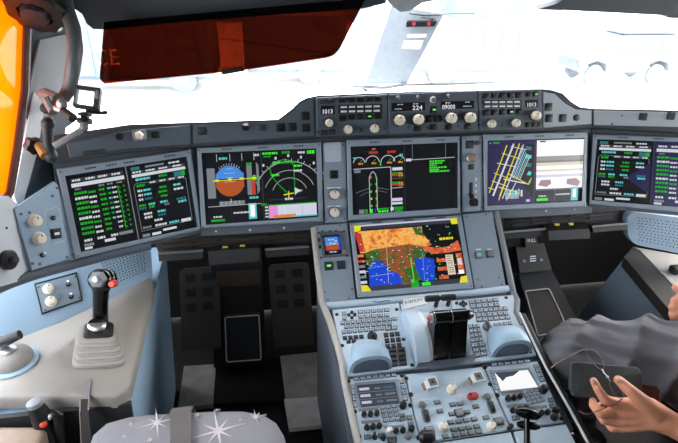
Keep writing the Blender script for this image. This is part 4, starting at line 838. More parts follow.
# dark sheet painted as shade under the console edge; hand microphone, tray, strap
m = MB(); e = S.hit(60, 395); e.y = min(e.y, S.hit(127, 391).y)-.006; m.prism([V((-1.30, e.y-.006, 0)), V((-1.30, e.y-.006, .632)), V((S.hit(127, 391).x+.004, e.y-.006, .632)), V((S.hit(127, 391).x-.03, e.y-.006, 0))], V((0, .012, 0))); o = m.obj('console_shade_sheet', 'charcoal', LSC)
m = MB(); m.prism([dp(-12, 415, 1.14), dp(27, 414, 1.14), dp(22, 430, 1.10), dp(-14, 434, 1.10)], V((0, .02, -.05))); o = m.obj('storage_box', 'boot'); tag(o, 'pale grey box edge behind the tan armrest at the lower left', 'box')
m = MB(); fr = F(dp(6, 461, 1.02), CR, (CF+CU*.6).normalized(), (CU-CF*.6).normalized()); m.rbox(fr, .13, .12, -.03, .03, r=.02, ch=.01); o = m.obj('armrest', 'beige', smooth=50); tag(o, 'tan padded armrest in the lower left corner', 'armrest')
t = thing('hand_microphone', 'black cylindrical hand set with an orange button under the console edge', 'microphone', dp(45, 450, 1.05))
m = MB(); m.tube([dp(35, 404, 1.04), dp(40, 414, 1.05), dp(45, 426, 1.07), dp(56, 452, 1.08)], [.0145, .019, .021, .018], 16); m.obj('body', 'black', t)
m = MB(); ax = (dp(35, 404, 1.04)-dp(40, 414, 1.05)).normalized(); a1 = ax.orthogonal().normalized(); m.lathe(F(dp(34.5, 403, 1.038), a1, ax.cross(a1), ax), [(.0155, -.006), (.0155, .003), (.012, .005)], 20); m.obj('end_cap', 'trim_grey', t)
m = MB(); m.sph(dp(43.5, 424, 1.045), .008, sc=(1, 1, 1)); m.obj('orange_button', 'orange_button', t)
m = MB(); m.tube([dp(52, 410, 1.06), dp(58, 415, 1.06), dp(60, 432, 1.07), dp(64, 452, 1.08)], [.007, .011, .010, .012], 12); m.obj('clip_arm', 'black', t); m = MB(); m.sph(dp(50, 417, 1.04), .006, sc=(.6, 1, 1.2)); m.obj('stud', 'chrome', t)
t = thing('strap', 'dark strap with yellowish edges hanging over the console edge beside the seat', 'strap', dp(84, 443, 1.1))
sd = (S.hit(84, 400)-CO).dot(CF)
w0, w1 = [S.hit(85, 380, .004), S.hit(80.5, 399, .004)], [S.hit(91, 378, .004), S.hit(89, 399, .004)]
m = MB(); l = w0+[dp(80, 410, sd-.01), dp(82, 455, sd-.01)]; r = w1+[dp(88.5, 410, sd-.01), dp(94, 455, sd-.01)]
m.loft([[a, b_, b_-V((0, .004, .004)), a-V((0, .004, .004))] for a, b_ in zip(l[1:], r[1:])]); m.obj('webbing', 'well', t)
m = MB(); m.loft([[a, b_, b_-V((0, 0, .004)), a-V((0, 0, .004))] for a, b_ in zip(l[:2], r[:2])]); m.obj('tab', 'knob_grey', t)
m = MB(); m.tube(l[1:], .0016, 6); m.tube(r[1:3], .0016, 6); m.obj('piping', 'beige', t)

# ================================================================== LEFT WALL, PILLAR, HANDLE, SHADE
WL = Pl(MA.hit(14, 215), V((.93, -.30, .12)), V((.30, .93, 0)))
def wpanel(name, pl, pts, th, mt, lb, cat, o_=0):
    return tag(slab(pl, pts, th, o_).obj(name, mt), lb, cat)
o = slab(WL, [(-60, 196), (8, 196), (17, 204), (21, 212), (36, 276), (-60, 305)], .05, 0).obj('wall_left', 'wall'); o['kind'] = 'structure'
m = MB(); f = WL.f(6, 260); m.lathe(f, [(.022, 0), (.022, .012), (.017, .016)], 24); m.lathe(f.at(0, 0, .015), [(.010, 0), (.010, .010), (.007, .013)], 16, 1); o = m.obj('round_knob', ['black', 'charcoal']); tag(o, 'black round knob on the pale wall left of the control panel', 'knob')
m = MB(); m.lathe(WL.f(6.5, 228), [(.003, 0), (.003, .001)], 10); o = m.obj('wall_screw', 'black'); tag(o, 'tiny dark screw on the pale wall above the black round knob', 'screw')
# side post: dark sheet curving from the sill to the ceiling
PW = Pl(ML.hit(60, 165, -.03), V((.80, -.60, .05)), V((.6, .8, 0)))
o = slab(PW, [(24, -10), (62, -10), (74, 30), (76, 70), (70, 100), (64, 112), (80, 118), (66, 128), (64, 150), (60, 166), (60, 182), (18, 208), (16, 190)], .03, -.02).obj('trim_1', 'pillar_dark'); o['kind'] = 'structure'
m = slab(PW, [(34, 92), (45, 104), (38, 150), (24, 200), (17, 204), (14, 196)], .01, -.008); o = m.obj('trim_2', 'wall'); o['kind'] = 'structure'
m = slab(PW, [(40, 40), (68, 34), (70, 96), (58, 112), (30, 122), (24, 116)], .008, -.012); o = m.obj('trim_3', 'trim_grey'); o['kind'] = 'structure'
m = MB(); m.tube(px(PW, [(27, -6), (27, 30), (25, 90), (17, 150), (10, 192), (6, 198)], .0), .009, 10); o = m.obj('trim_4', 'brown'); o['kind'] = 'structure'
# orange side window shade
m = slab(PW, [(-70, -12), (25, -12), (24, 30), (22.5, 90), (14, 155), (6, 194), (-70, 196)], .004, -.01); o = m.obj('side_window_shade', 'amber_glass'); tag(o, 'glowing orange see-through shade in the side window at the left edge', 'sun shade')
# knurled black knob
kf = F(dp(35, 6, 1.12), CR, (CU*.55+CF*.8).normalized(), (CU*.8-CF*.55).normalized()); kn = (-CF*.62-V((0, 0, 1))*.78).normalized(); kf = F(dp(36, 11, 1.10), CR, kn.cross(CR).normalized(), kn)
t = thing('shade_knob', 'large black scalloped knob at the top left corner', 'knob', kf.o)
m = MB(); m.lathe(kf, [(.050, -.02), (.060, -.012), (.062, .0), (.055, .010), (.034, .012), (.030, .006)], 48, flute=.05, fn=10); m.obj('knob', 'black', t)
m = MB(); m.lathe(kf, [(.030, -.09), (.030, .006), (.026, .020), (.016, .022)], 24); m.obj('hub', 'charcoal', t)
# grab handle
t = thing('grab_handle', 'thick curved grey grab handle at the windscreen corner', 'handle', dp(68, 60, 1.1))
h = [dp(64, -12, 1.16), dp(67, 10, 1.13), dp(73, 28, 1.11), dp(75.5, 48, 1.10), dp(73, 70, 1.11), dp(70, 88, 1.13), dp(62, 101, 1.16), dp(52, 108, 1.2)]
m = MB(); m.tube(h, [.013, .016, .016, .0155, .0155, .015, .013, .012], 16, flat=1); m.obj('grip', 'handle_grey', t, smooth=60)
m = MB(); m.tube([p-CR*.012+CF*.006 for p in h[1:6]], [.004, .0075, .008, .0075, .006], 10); m.obj('grip_lit_side', 'amber_tube', t)  # warm light on the handle's left side, painted as an amber strip
m = MB(); m.sph(dp(50, 108, 1.19), .022, sc=(1, .8, .7)); m.obj('mount', 'charcoal', t)
# clamp arm with an action camera
t = thing('clamp_arm', 'metal clamp with jointed arms hanging from the grab handle', 'clamp', dp(48, 140, 1.1))
def J(*a): return [dp(*p) for p in a]
m = MB(); m.tube(J((44, 94, 1.12), (58, 100, 1.10)), .014, 10); m.tube(J((48, 100, 1.10), (54, 112, 1.09)), [.012, .010], 10); m.obj('clamp_jaw', 'knob_grey', t)
m = MB(); m.tube(J((63, 111, 1.08), (73, 118, 1.07)), [.009, .0095], 14); m.obj('clamp_screw', 'charcoal', t); m = MB(); m.tube(J((54, 108, 1.09), (63, 111, 1.08)), .006, 10); m.sph(dp(62, 104, 1.09), .012); m.obj('clamp_bolt', 'chrome', t)
m = MB(); m.sph(dp(48, 124, 1.08), .014); m.tube(J((48, 124, 1.08), (48, 140, 1.08), (51, 156, 1.08)), [.0115, .010, .0125], 14); m.sph(dp(51, 156, 1.08), .014); m.obj('lower_arm', 'charcoal', t)
m = MB(); m.tube(J((50, 118, 1.09), (49, 128, 1.075)), .005, 8); m.tube(J((36, 142, 1.09), (46, 156, 1.07)), [.008, .011], 10); m.obj('joint_brass', 'amber_tube', t)
m = MB(); ax = (dp(29, 142, 1.09)-dp(40, 150, 1.07)).normalized(); a1 = ax.orthogonal().normalized(); m.lathe(F(dp(34, 146, 1.085), a1, ax.cross(a1), ax), [(.016, -.006), (.018, 0), (.016, .012), (.008, .015)], 30, flute=.12, fn=5); m.obj('arm_knob', 'black', t)
m = MB(); m.tube(J((54, 146, 1.075), (68, 138.5, 1.08), (82, 130, 1.09)), .0072, 14); m.obj('upper_arm', 'chrome', t)
m = MB(); m.sph(dp(84, 127, 1.09), .010); m.tube(J((84, 127, 1.09), (85, 120, 1.09)), [.008, .009], 10); m.obj('ball_joint', 'knob_grey', t)
m = MB(); fr = F(dp(85, 121, 1.09), CR, CF, CU); m.lathe(fr, [(.015, -.005), (.016, 0), (.014, .005)], 20, flute=.03, fn=12); m.lathe(fr, [(.009, .005), (.009, .012), (.014, .012), (.014, .016), (.008, .018)], 20); m.obj('swivel', 'black', t)
t = thing('action_camera', 'small black open camera frame mounted on the clamp arm, seen against the bright windscreen', 'camera', dp(86, 112, 1.09))
u_ = (CR*.93+CF*.25-CU*.10).normalized(); n_ = u_.cross(CU).normalized(); fr = F(dp(87.5, 98, 1.1), u_, n_.cross(u_).normalized(), n_)
m = MB()
for cx_, cy_, sx, sy in ((-.0225, 0, .004, .046), (.020, 0, .011, .046), (0, .0205, .05, .005), (0, -.0205, .05, .006)): m.rbox(fr.at(cx_, cy_, 0), sx, sy, -.013, .013, r=.0015)
m.obj('frame', 'charcoal', t)
m = MB(); m.rbox(fr.at(.0205, .008, 0), .006, .018, .012, .015, r=.001); m.obj('latch', 'trim_grey', t)
m = MB(); m.tube([fr.pt(.004, -.024, 0), fr.pt(.004, -.040, 0)], .005, 8); m.tube([fr.pt(.006, -.030, 0), fr.pt(.034, -.027, .0)], .004, 8); m.sph(fr.pt(.037, -.026, 0), .007, sc=(1, 1, .6)); m.obj('mount_screw', 'charcoal', t)

# ================================================================== CEILING, VISOR, PILLAR, WINDOWS
C1 = Pl((0, 1.42, 1.3), (0, -1, -.15))
m = slab(C1, [(-20, -60), (-20, 6), (70, 6), (82, 14), (87, 24), (93, 29), (104, 29.5), (200, 20.5), (300, 13), (364, 8.5), (386, 3), (392, -60)], .03); o = m.obj('ceiling', 'lining'); o['kind'] = 'structure'
m = slab(C1, [(563, 0), (556, 4), (539, 9), (600, 12), (667, 15.5), (668, 18), (760, 21), (760, -60), (530, -60)], .03); o = m.obj('trim_5', 'lining'); o['kind'] = 'structure'
m = slab(C1, [(392, -60), (387, 0), (391, 5), (400, 12), (410, 11), (422, 3), (448, -2), (490, -2), (520, -12), (560, -12), (563, -60)], .02); o = m.obj('trim_6', 'pillar'); o['kind'] = 'structure'
m = MB(); m.add([V((-1.3, 1.44, 1.52)), V((1.5, 1.44, 1.52)), V((1.5, .2, 1.95)), V((-1.3, .2, 1.95))], [(0, 1, 2, 3)]); m.prism([V((-1.3, 1.44, 1.52)), V((1.5, 1.44, 1.52)), V((1.5, .2, 1.95)), V((-1.3, .2, 1.95))], V((0, 0, .03))); o = m.obj('ceiling_panel', 'lining'); o['kind'] = 'structure'; o.name = 'ceiling'
# visor, tinted, with its clip
VS = Pl((0, 1.36, 1.3), (0, -1, .12))
t = thing('sun_visor', 'dark red tinted visor with rounded corners hanging across the left windscreen', 'sun visor', VS.hit(230, 20))
def rounded(q, r, n=4):
    o = []
    for i in range(len(q)):
        a, b_, c_ = V((*q[i-1], 0)), V((*q[i], 0)), V((*q[(i+1) % len(q)], 0)); p0 = b_+(a-b_).normalized()*r[i]; p1 = b_+(c_-b_).normalized()*r[i]
        for k in range(n+1):
            u = k/n; p = p0*(1-u)**2+b_*2*u*(1-u)+p1*u*u; o.append((p.x, p.y))
    return o
q = rounded([(104, 22), (366, -2), (338, 52), (330, 57), (240, 70.5), (99, 84)], [1, 1, 6, 6, 1, 9])
MB().prism(px(VS, q), -VS.n*.003).obj('tinted_pane', 'visor_glass', t)
m = MB(); m.tube(px(VS, q[12:-1] if 0 else rounded([(338, 52), (330, 57), (240, 70.5), (99, 84)], [1, 6, 1, 9])[5:]), .0011, 6); m.obj('edge', 'orange_button', t)
m = MB(); m.prism(px(VS, [(221, 70), (243, 67), (244.5, 71), (222, 75)], .006), -VS.n*.014); m.obj('clip', 'black', t)
# centre pillar: wedge post between the two panes
m = MB(); a = [dp(386, 4, 1.62), dp(441, 15, 1.58), dp(449, 17, 1.62)]; b_ = [dp(353, 85, 1.80), dp(404, 82, 1.76), dp(412, 80, 1.80)]
a = [dp(381, 2, 1.68)]+[dp(392, 5, 1.60), dp(444, 14, 1.58), dp(448, 16, 1.62)]; b_ = [dp(353, 85, 1.86)]+[dp(365, 85, 1.78), dp(407, 83, 1.78), dp(411, 80, 1.82)]
back_a = [a[-1]+V((0, .06, 0)), a[0]+V((0, .06, 0))]; back_b = [b_[-1]+V((0, .06, 0)), b_[0]+V((0, .06, 0))]
m.loft([[p+(a[i]-b_[i]).normalized()*.25 if 0 else p for i, p in enumerate(a)]+back_a, b_+back_b]); o = m.obj('trim_7', 'pillar', smooth=50); o['kind'] = 'structure'
m = MB(); m.tube([dp(353, 86, 1.80), dp(383, 88, 1.79), dp(408, 84, 1.78)], .006, 8); o = m.obj('trim_8', 'trim_grey'); o['kind'] = 'structure'
PP = Pl(dp(444, 14, 1.58), (dp(392, 5, 1.60)-dp(444, 14, 1.58)).cross(dp(392, 5, 1.60)-dp(365, 85, 1.78)).normalized())
if PP.n.dot(CF) > 0: PP = Pl(PP.p, -PP.n)
t = thing('compass_unit', 'small black slot unit with two red glints at the top of the centre pillar', 'instrument', PP.hit(420, 24))
MB().prism(px(PP, rounded([(406.5, 22), (437, 22), (434.5, 26.5), (406, 27)], [1, 1, 1, 1]), .012), -PP.n*.02).obj('housing', 'black', t)
for x in (414, 429): m = MB(); m.lathe(PP.f(x, 23.6, .012), [(.006, 0), (.006, .002)], 12); m.obj('lamp', 'red', t)
m = MB(); m.tube([PP.hit(421, 17.5, .01), PP.hit(432, 18.5, .015)], .002, 6); m.sph(PP.hit(432, 18.5, .018), .008, sc=(1.2, 1, .7)); m.obj('bracket', 'charcoal', t)
o = MB().prism(px(PP, [(404, 41), (423.5, 40.5), (420, 49.5), (401.5, 48.5)], .004), -PP.n*.005).obj('card', 'white'); tag(o, 'white card fixed low on the centre pillar', 'card')
o = MB().prism(px(PP, [(407.5, 34.5), (427, 34.2), (426, 37.5), (407, 37.6)], .003), -PP.n*.004).obj('label', 'white'); tag(o, 'pale narrow label above the white card on the centre pillar', 'label')
# glass
def pane(n, pts): 
    m = MB(); m.prism(pts, V((0, .01, .008))); o = m.obj('window_%d' % n, 'window_glass'); o['kind'] = 'structure'
pane(1, [V((-1.0, 1.55, 1.02)), V((-.05, 1.93, 1.0)), V((.0, 1.52, 1.42)), V((-.9, 1.42, 1.44))])
pane(2, [V((.06, 1.93, 1.0)), V((1.5, 1.58, 1.0)), V((1.35, 1.44, 1.46)), V((.16, 1.52, 1.42))])
# bright sill ledge and wiper line beyond the glareshield
m = MB(); m.prism([V((-1.35, 1.30, .975)), V((-.9, 1.46, .975)), V((0, 1.60, .975)), V((1.0, 1.46, .975)), V((1.55, 1.30, .975)), V((1.6, 1.9, .965)), V((.1, 2.3, .965)), V((-1.35, 1.9, .965))], V((0, 0, -.02))); o = m.obj('trim_9', 'white'); o['kind'] = 'structure'
m = MB(); m.tube([dp(398, 85.2, 1.86), dp(440, 84.2, 1.88), dp(495, 82.6, 1.9)], [.004, .005, .002], 6); m.tube([dp(361, 87, 1.84), dp(367, 91, 1.84)], .005, 6); o = m.obj('wiper', 'black'); tag(o, 'thin dark wiper lying along the foot of the right windscreen', 'wiper')
m = MB(); m.tube([dp(409, 13.5, 1.58), dp(425, 15.5, 1.58), dp(440, 15, 1.57), dp(452, 13.5, 1.5), dp(475, 13.5, 1.45)], [.002, .003, .002, .0015, .001], 6); o = m.obj('visor_rail', 'black'); tag(o, 'thin dark rail at the top of the right windscreen', 'rail')

# ================================================================== FOOTWELL LEFT
FW = Pl((0, 1.86, 0), (0, -1, 0))
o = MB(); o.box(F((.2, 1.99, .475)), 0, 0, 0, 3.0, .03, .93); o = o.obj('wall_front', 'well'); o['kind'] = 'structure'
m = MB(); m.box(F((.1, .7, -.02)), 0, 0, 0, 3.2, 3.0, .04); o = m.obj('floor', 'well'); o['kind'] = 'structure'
def under(side, lb):
    # box-like recess, flaps and catch below the displays
    if side < 0:
        pl = tilt(M.hit(240, 232), 20); q_ = [(157, 240), (310, 226), (312, 243), (160, 256)]; cb = [(208, 251.5), (259.5, 247.5), (259.5, 261), (209, 265.5)]; ct = [(211, 246), (256, 242)]; fl = ((158, 253.5, 203, 250.5, 8), (265, 249.5, 309, 246.5, 8)); dots = ((182, 231.5), (216, 231.2), (250, 230), (284, 228)); ym = ((225.5, 248.8), (242.5, 247.6)); dep = 0
        mt = 'well_grey'
    else:
        pl = tilt(M.hit(555, 212), 20); q_ = [(503, 217), (616, 207.5), (617, 221), (504, 230)]; cb = [(548.5, 231), (589.5, 228.8), (590, 238.5), (549, 240.5)]; ct = [(543, 223), (585, 221)]; fl = ((499, 232.5, 545, 229, 7), (592, 226.5, 627, 223.8, 6)); dots = ((546, 211), (574, 209), (602, 207.5)); ym = ((556.5, 225.8), (570.5, 225.2)); mt = 'charcoal'
    pl2 = off(pl, -.06)
    t = thing('table_bay', lb, 'table bay', pl2.hit(*q_[3]))
    m = MB(); m.prism(px(pl2, [(q_[0][0]-6, q_[0][1]-6), (q_[1][0]+5, q_[1][1]-5), q_[2], q_[3]]), -pl.n*.02); m.obj('back_panel', 'charcoal', t)
    for k in range(3):
        m = MB(); a, b_ = bil(q_, .03, .2+.3*k), bil(q_, .97, .2+.3*k); m.tube([pl2.hit(*a, .006), pl2.hit(*b_, .006)], .005-.001*k, 6); m.obj('rail', mt, t)
    for k in range(5):
        q5 = [bil(q_, .08+.17*k, .32), bil(q_, .21+.17*k, .32), bil(q_, .21+.17*k, .72), bil(q_, .08+.17*k, .72)]; m = MB(); m.prism(px(pl2, q5, .006), -pl.n*.01); m.obj('block', mt, t)
    for x, y in dots:
        m = MB(); m.sph(pl.hit(x, y, -.01), .0035); m.obj('rivet', 'chrome' if side > 0 else 'knob', t)
    u = thing('table_catch', 'catch block with two small yellow marks under the %s displays' % ('left' if side < 0 else 'right'), 'catch', pl.hit(*cb[3]))
    m = MB(); fr_ = px(pl, cb, .02); tp_ = px(pl2, [ct[0], ct[1]]); dn = px(pl2, [(cb[2][0]-3, cb[2][1]-1), (cb[3][0]+3, cb[3][1]-1)])
    m.loft([fr_, [tp_[0], tp_[1], dn[0], dn[1]]]); m.obj('block', 'charcoal' if side < 0 else 'knob_grey' if 0 else 'charcoal', u)
    for x, y in ym:
        m = MB(); k = pl.hit(x, y, -.015); m.box(F(k, (1, 0, 0), (0, .9, .4), (0, -.4, .9)), 0, 0, .006, .015, .008, .003); m.obj('yellow_mark', 'yellow', u)
    for x0, y0, x1, y1, hh in fl:
        m = MB(); m.prism(px(pl, [(x0, y0), (x1, y1), (x1, y1+hh), (x0+1, y0+hh)], .0), -pl.n*.05); m.tube([pl.hit(x0, y0, .0), pl.hit(x1, y1, .0)], .0035, 8, 1); o_ = m.obj('table_flap', ['charcoal', 'knob_grey' if side < 0 else 'trim_grey']); tag(o_, 'dark flap with grey edge, %s of the yellow marked catch, %s footwell' % ('left' if x1 < cb[0][0] else 'right', 'left' if side < 0 else 'right'), 'flap')
under(-1, 'shadowed recess with rails under the left displays'); under(1, 'recess with grey rails under the displays on the right')
# rudder pedals
def pedal(q, holes, lb):
    PD = Pl((0, 1.66, .35), (0, -math.cos(R(28)), math.sin(R(28))))
    t = thing('rudder_pedal', lb, 'pedal', PD.hit(*bil(q, .5, 1), off=-.03), 'rudder pedals in the left footwell')
    m = MB(); m.prism(px(PD, rounded(q, [6, 6, 2, 2])), -PD.n*.02); m.obj('pad', 'well_grey', t)
    for s_, t_ in holes:
        a = [bil(q, s_+dx, t_+dy) for dx, dy in ((-.13, -.05), (.13, -.05), (.13, .05), (-.13, .05))]; m = MB(); m.prism(px(PD, rounded(a, [1.5]*4), .0015), -PD.n*.002); m.obj('hole', 'black', t)
hl = [(a, b_) for a in (.28, .70) for b_ in (.12, .30, .48)]
pedal([(179, 269), (219, 266), (221, 348), (182, 351)], hl, 'dark rudder pedal with six square holes, left of the footwell plate')
pedal([(268, 265), (309, 262), (314, 345), (274, 348)], hl, 'dark rudder pedal with six square holes, right of the footwell plate')
FP_ = Pl((0, 1.62, .25), (0, -math.cos(R(20)), math.sin(R(20))))
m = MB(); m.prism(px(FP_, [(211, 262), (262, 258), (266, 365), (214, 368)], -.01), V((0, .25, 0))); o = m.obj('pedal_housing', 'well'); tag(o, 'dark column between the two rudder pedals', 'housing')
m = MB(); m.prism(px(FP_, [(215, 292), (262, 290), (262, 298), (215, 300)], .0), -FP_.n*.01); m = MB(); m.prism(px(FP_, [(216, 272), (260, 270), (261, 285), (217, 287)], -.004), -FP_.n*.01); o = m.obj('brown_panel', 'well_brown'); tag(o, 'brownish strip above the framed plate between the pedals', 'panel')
t = thing('footwell_plate', 'framed dark plate with bright metal edge between the pedals', 'plate', FP_.hit(243, 362))
MB().prism(px(FP_, rounded([(223, 315), (260.5, 312.5), (262.5, 361), (225, 364)], [2]*4), .002), -FP_.n*.01).obj('plate', 'charcoal', t)
m = MB(); pp_ = px(FP_, rounded([(225, 317.5), (259, 315), (261, 359.5), (226.5, 362)], [2]*4), .003); m.tube(pp_+[pp_[0]], .0022, 6); m.obj('metal_edge', 'metal_rim', t)
FL = Pl((0, 0, .035), (0, 0, 1))
FS = Pl((0, 1.62, .12), (0, -.45, .9))
for q, pl_f, mt_, lb, nm in (([(184, 366), (216, 364), (213, 404), (178, 407)], FL, 'kick', 'worn grey kick plate on the floor below the left pedal', 'kick_plate'), ([(280, 356), (317, 352), (323, 398), (286, 402)], FL, 'kick', 'dark kick plate on the floor below the right pedal', 'kick_plate'),
                       ([(284, 399), (326, 396), (330, 424), (289, 428)], Pl((0, 0, .045), (0, 0, 1)), 'steel_plate', 'bright worn metal plate on the floor between seat and console', 'floor_plate'),
                       ([(213, 362), (282, 356), (286, 400), (212, 404)], Pl((0, 0, .03), (0, 0, 1)), 'black', 'black mat on the floor between the two kick plates', 'floor_mat')):
    o = MB().prism(px(pl_f, q), V((0, 0, -.02))).obj(nm, mt_); tag(o, lb, 'plate' if 'plate' in nm else 'mat')
# ================================================================== CAPTAIN SEAT
t = thing('pilot_seat', 'empty grey lilac seat cushion patterned with pale stars in front', 'seat', V((-.64, .72, 0)))
SZ = .63; SS = Pl((0, 0, SZ), (0, 0, 1))
out = [(p.x, p.y) for p in px(SS, [(84, 447), (90, 428), (104, 416), (128, 409.5), (155, 407), (185, 405.5), (215, 404), (245, 403.8), (264, 407), (277, 415), (285, 428), (287, 446)])]
out = out+[(-.41, .32), (-.45, .28), (-.78, .28), (-.82, .32)]
m = MB(); loops = []
def so(k, z):
    cx_, cy_ = -.61, .52; return [V((cx_+(x-cx_)*k, cy_+(y-cy_)*k, z+SZ-.47)) for x, y in out]
m.loft([so(.93, .33), so(.98, .35), so(1.0, .39), so(1.0, .425), so(.985, .450), so(.95, .464), so(.88, .470), so(.5, .470), so(.2, .468)]); m.obj('cushion', 'fabric', t, smooth=70)
def star(m, x, y, r, n=8, rot=0, asp=1):
    c_ = V((x, y, 0)); pts = []
    for i in range(n*2):
        a = math.pi*i/n+rot; rr = r if i % 4 == 0 else (r*.6 if i % 2 == 0 else r*.12); pts.append(V((x+rr*math.cos(a), y+rr*math.sin(a), SZ+.0010)))
    m.prism(pts, V((0, 0, -.004)))
m = MB()
for x_, y_, r_ in ((157, 423, .042), (218, 431, .058), (196, 416, .016), (150, 440, .012), (131, 424, .010), (217, 410, .007), (240, 420, .007), (124, 437, .008), (256, 417, .022), (190, 440, .008)):
    m = MB(); p = SS.hit(x_, y_); star(m, p.x, p.y, r_, rot=.2); m.obj('woven_star', 'star', t)

m = MB(); m.box(F((-.61, .52, .45)), 0, 0, 0, .34, .40, .10); m.box(F((-.61, .50, .21)), 0, 0, 0, .26, .26, .42); m.obj('seat_base', 'charcoal', t)
m = MB(); m.prism([V((-.82, .28, .60)), V((-.41, .28, .60)), V((-.43, .06, 1.06)), V((-.80, .06, 1.06))], V((0, -.10, -.03))); m.obj('backrest', 'fabric', t)
t = thing('seat_belt', 'grey crotch belt lying over the front of the star patterned cushion', 'belt', V((-.64, .9, .47)))
m = MB(); a, b_ = SS.hit(171, 443), SS.hit(192, 443); c_, d_ = SS.hit(171, 409), SS.hit(192, 408)
bz = SZ+.004
m.loft([[V((x_, y_, z_)) for x_, y_, z_ in ((l_, yy, zz), (r_, yy, zz), (r_, yy, zz+.004), (l_, yy, zz+.004))] for l_, r_, yy, zz in ((a.x, b_.x, .45, bz), (a.x, b_.x, a.y, bz), (c_.x, d_.x, c_.y-.015, bz-.001), (c_.x, d_.x, c_.y+.012, bz-.018), (c_.x, d_.x, c_.y+.02, bz-.06), (c_.x, d_.x, c_.y+.02, bz-.15))])
m.obj('webbing', 'strap', t)

# ================================================================== RIGHT SIDE
t = thing('footrest_column', 'dark foot column with a framed plate and a pull handle in the right footwell', 'column', dp(535, 300, 1.5))
RC = Pl(dp(530, 262, 1.62), (0, -math.cos(R(35)), math.sin(R(35)))); RF = Pl(RC.hit(535, 285), (0, -math.cos(R(62)), math.sin(R(62))))
MB().prism(px(RC, rounded([(516, 246), (544, 243), (552, 270), (520, 273)], [2]*4)), -RC.n*.06).obj('head', 'charcoal', t)
m = MB(); m.prism(px(RC, [(525, 237), (536, 236), (538, 246), (526, 247)], .02), -RC.n*.03); m.obj('pull_handle', 'well_grey', t)
for x, y in ((524, 261), (541, 260)): m = MB(); m.lathe(RC.f(x, y), [(.005, 0), (.005, .002), (.003, .003)], 12); m.obj('screw', 'trim_grey', t)
m = MB(); [m.add(px(RC, [(530, 256+i*2.3), (536, 255.6+i*2.3), (536, 256.6+i*2.3), (530, 257+i*2.3)], .0008), [(0, 1, 2, 3)]) for i in range(3)]; text_on(m, RC, 'PULL', [(527.5, 239.5), (535.5, 238.5), (536, 241.5), (528, 242.5)], .0215); m.obj('legend', 'legend', t)
MB().prism(px(RF, [(519, 273), (552, 270), (585, 335), (535, 345)]), -RF.n*.08).obj('column_face', 'charcoal', t)
m = MB(); pp_ = px(RF, rounded([(525, 291), (549, 288.5), (563, 318), (566, 330), (538, 336)], [2]*5), .003); m.tube(pp_+[pp_[0]], .0022, 6); m.obj('metal_edge', 'metal_rim', t)
MB().prism(px(RF, [(526, 292.5), (548.5, 290), (562, 318), (565, 329), (539, 335)], .002), -RF.n*.003).obj('plate', 'well_grey', t)
# far right: console, speaker, triangular side wall
SR = Pl((.80, 1.3, .70), (-.35, -.90, .25)); 
q = [(627.5, 216), (634, 212), (700, 220), (720, 262), (634, 244.5), (628, 236)]
t = thing('speaker_grille', 'perforated pale blue speaker panel under the far right display', 'speaker', SR.hit(640, 244))
MB().prism(px(SR, rounded(q, [4, 2, 2, 2, 5, 3])), -SR.n*.05).obj('grille_plate', 'console_blue', t)
g_ = MB()
for i in range(16):
    for j in range(9):
        a, b_ = bil([(636, 216), (700, 224), (700, 254), (637, 241)], (i+.5+.3*(j % 2)+random.uniform(-.15, .15))/16.5, (j+.5)/9); g_.lathe(F(SR.hit(a, b_, .0002), SR.u, SR.v, SR.n), [(.0022, 0), (.0022, .0005)], 6)
g_.obj('perforation', 'charcoal', t)
m = slab(S, [(634, 247), (640, 250), (678, 290), (740, 352), (760, 262), (720, 262)], .03, .0); o = m.obj('side_console', 'console'); tag(o, 'grey top of the right side console behind the pilot knee', 'console'); RSC = o
m = MB(); m.rbox(S.f(678, 272), .05, .03, 0, .02); o = m.obj('console_device', 'black'); tag(o, 'black device at the right edge on the side console', 'device')
m = slab(S, [(633, 246.5), (639.6, 250.4), (677.6, 290.4), (739.6, 352.4), (728, 372), (672, 313), (624, 257)], .035, -.002); o = m.obj('console_edge', 'well', RSC, smooth=60)
TR = Pl(S.hit(645, 285, -.03)+V((.035, .03, 0)), (-.93, -.25, .28), (-.25, .93, 0))
m = slab(TR, [(625, 257), (640, 272), (664, 306), (700, 350), (540, 350), (571, 325)], .03); o = m.obj('wall_right', 'blue_grey'); o['kind'] = 'structure'
m = MB(); m.lathe(TR.f(630.5, 275), [(.003, 0), (.003, .001)], 8); o = m.obj('wall_screw', 'black'); tag(o, 'tiny dark screw on the blue grey triangle of the right wall', 'screw')
# ================================================================== PILOT (only the left leg, both hands and a forearm reach into view)
def caps(m, p0, r0, p1, r1, seg=16, n=4):
    p0, p1 = V(p0), V(p1); m.tube([p0.lerp(p1, i/n) for i in range(n+1)], [r0+(r1-r0)*i/n for i in range(n+1)], seg); m.sph(p0, r0, seg=seg, ring=10); m.sph(p1, r1, seg=seg, ring=10)
def chain(m, pts): 
    for (a, ra), (b_, rb) in zip(pts, pts[1:]): caps(m, a, ra, b_, rb)
def remesh(o, vox, smooth=3):
    r = o.modifiers.new('union', 'REMESH'); r.mode = 'VOXEL'; r.voxel_size = vox; r.use_smooth_shade = True
    s_ = o.modifiers.new('soften', 'SMOOTH'); s_.factor = .5; s_.iterations = smooth
hipL, hipR, pel = dp(792, 368, 1.12), V((1.02, .62, .66)), V((.90, .60, .67))
kneeL, ankL = dp(575, 354, 1.35), V((.47, .98, .12)); kneeR, ankR = V((1.02, 1.06, .62)), V((1.02, 1.05, .12))
chest, neck, head_ = V((.93, .50, 1.0)), V((.93, .48, 1.16)), V((.92, .52, 1.30))
shL, shR = V((.74, .48, 1.06)), V((1.12, .48, 1.06)); elL, wrL = dp(800, 478, 1.0), dp(676, 426, 1.07); elR, wrR = V((1.16, .72, .80)), dp(706, 302, 1.27)
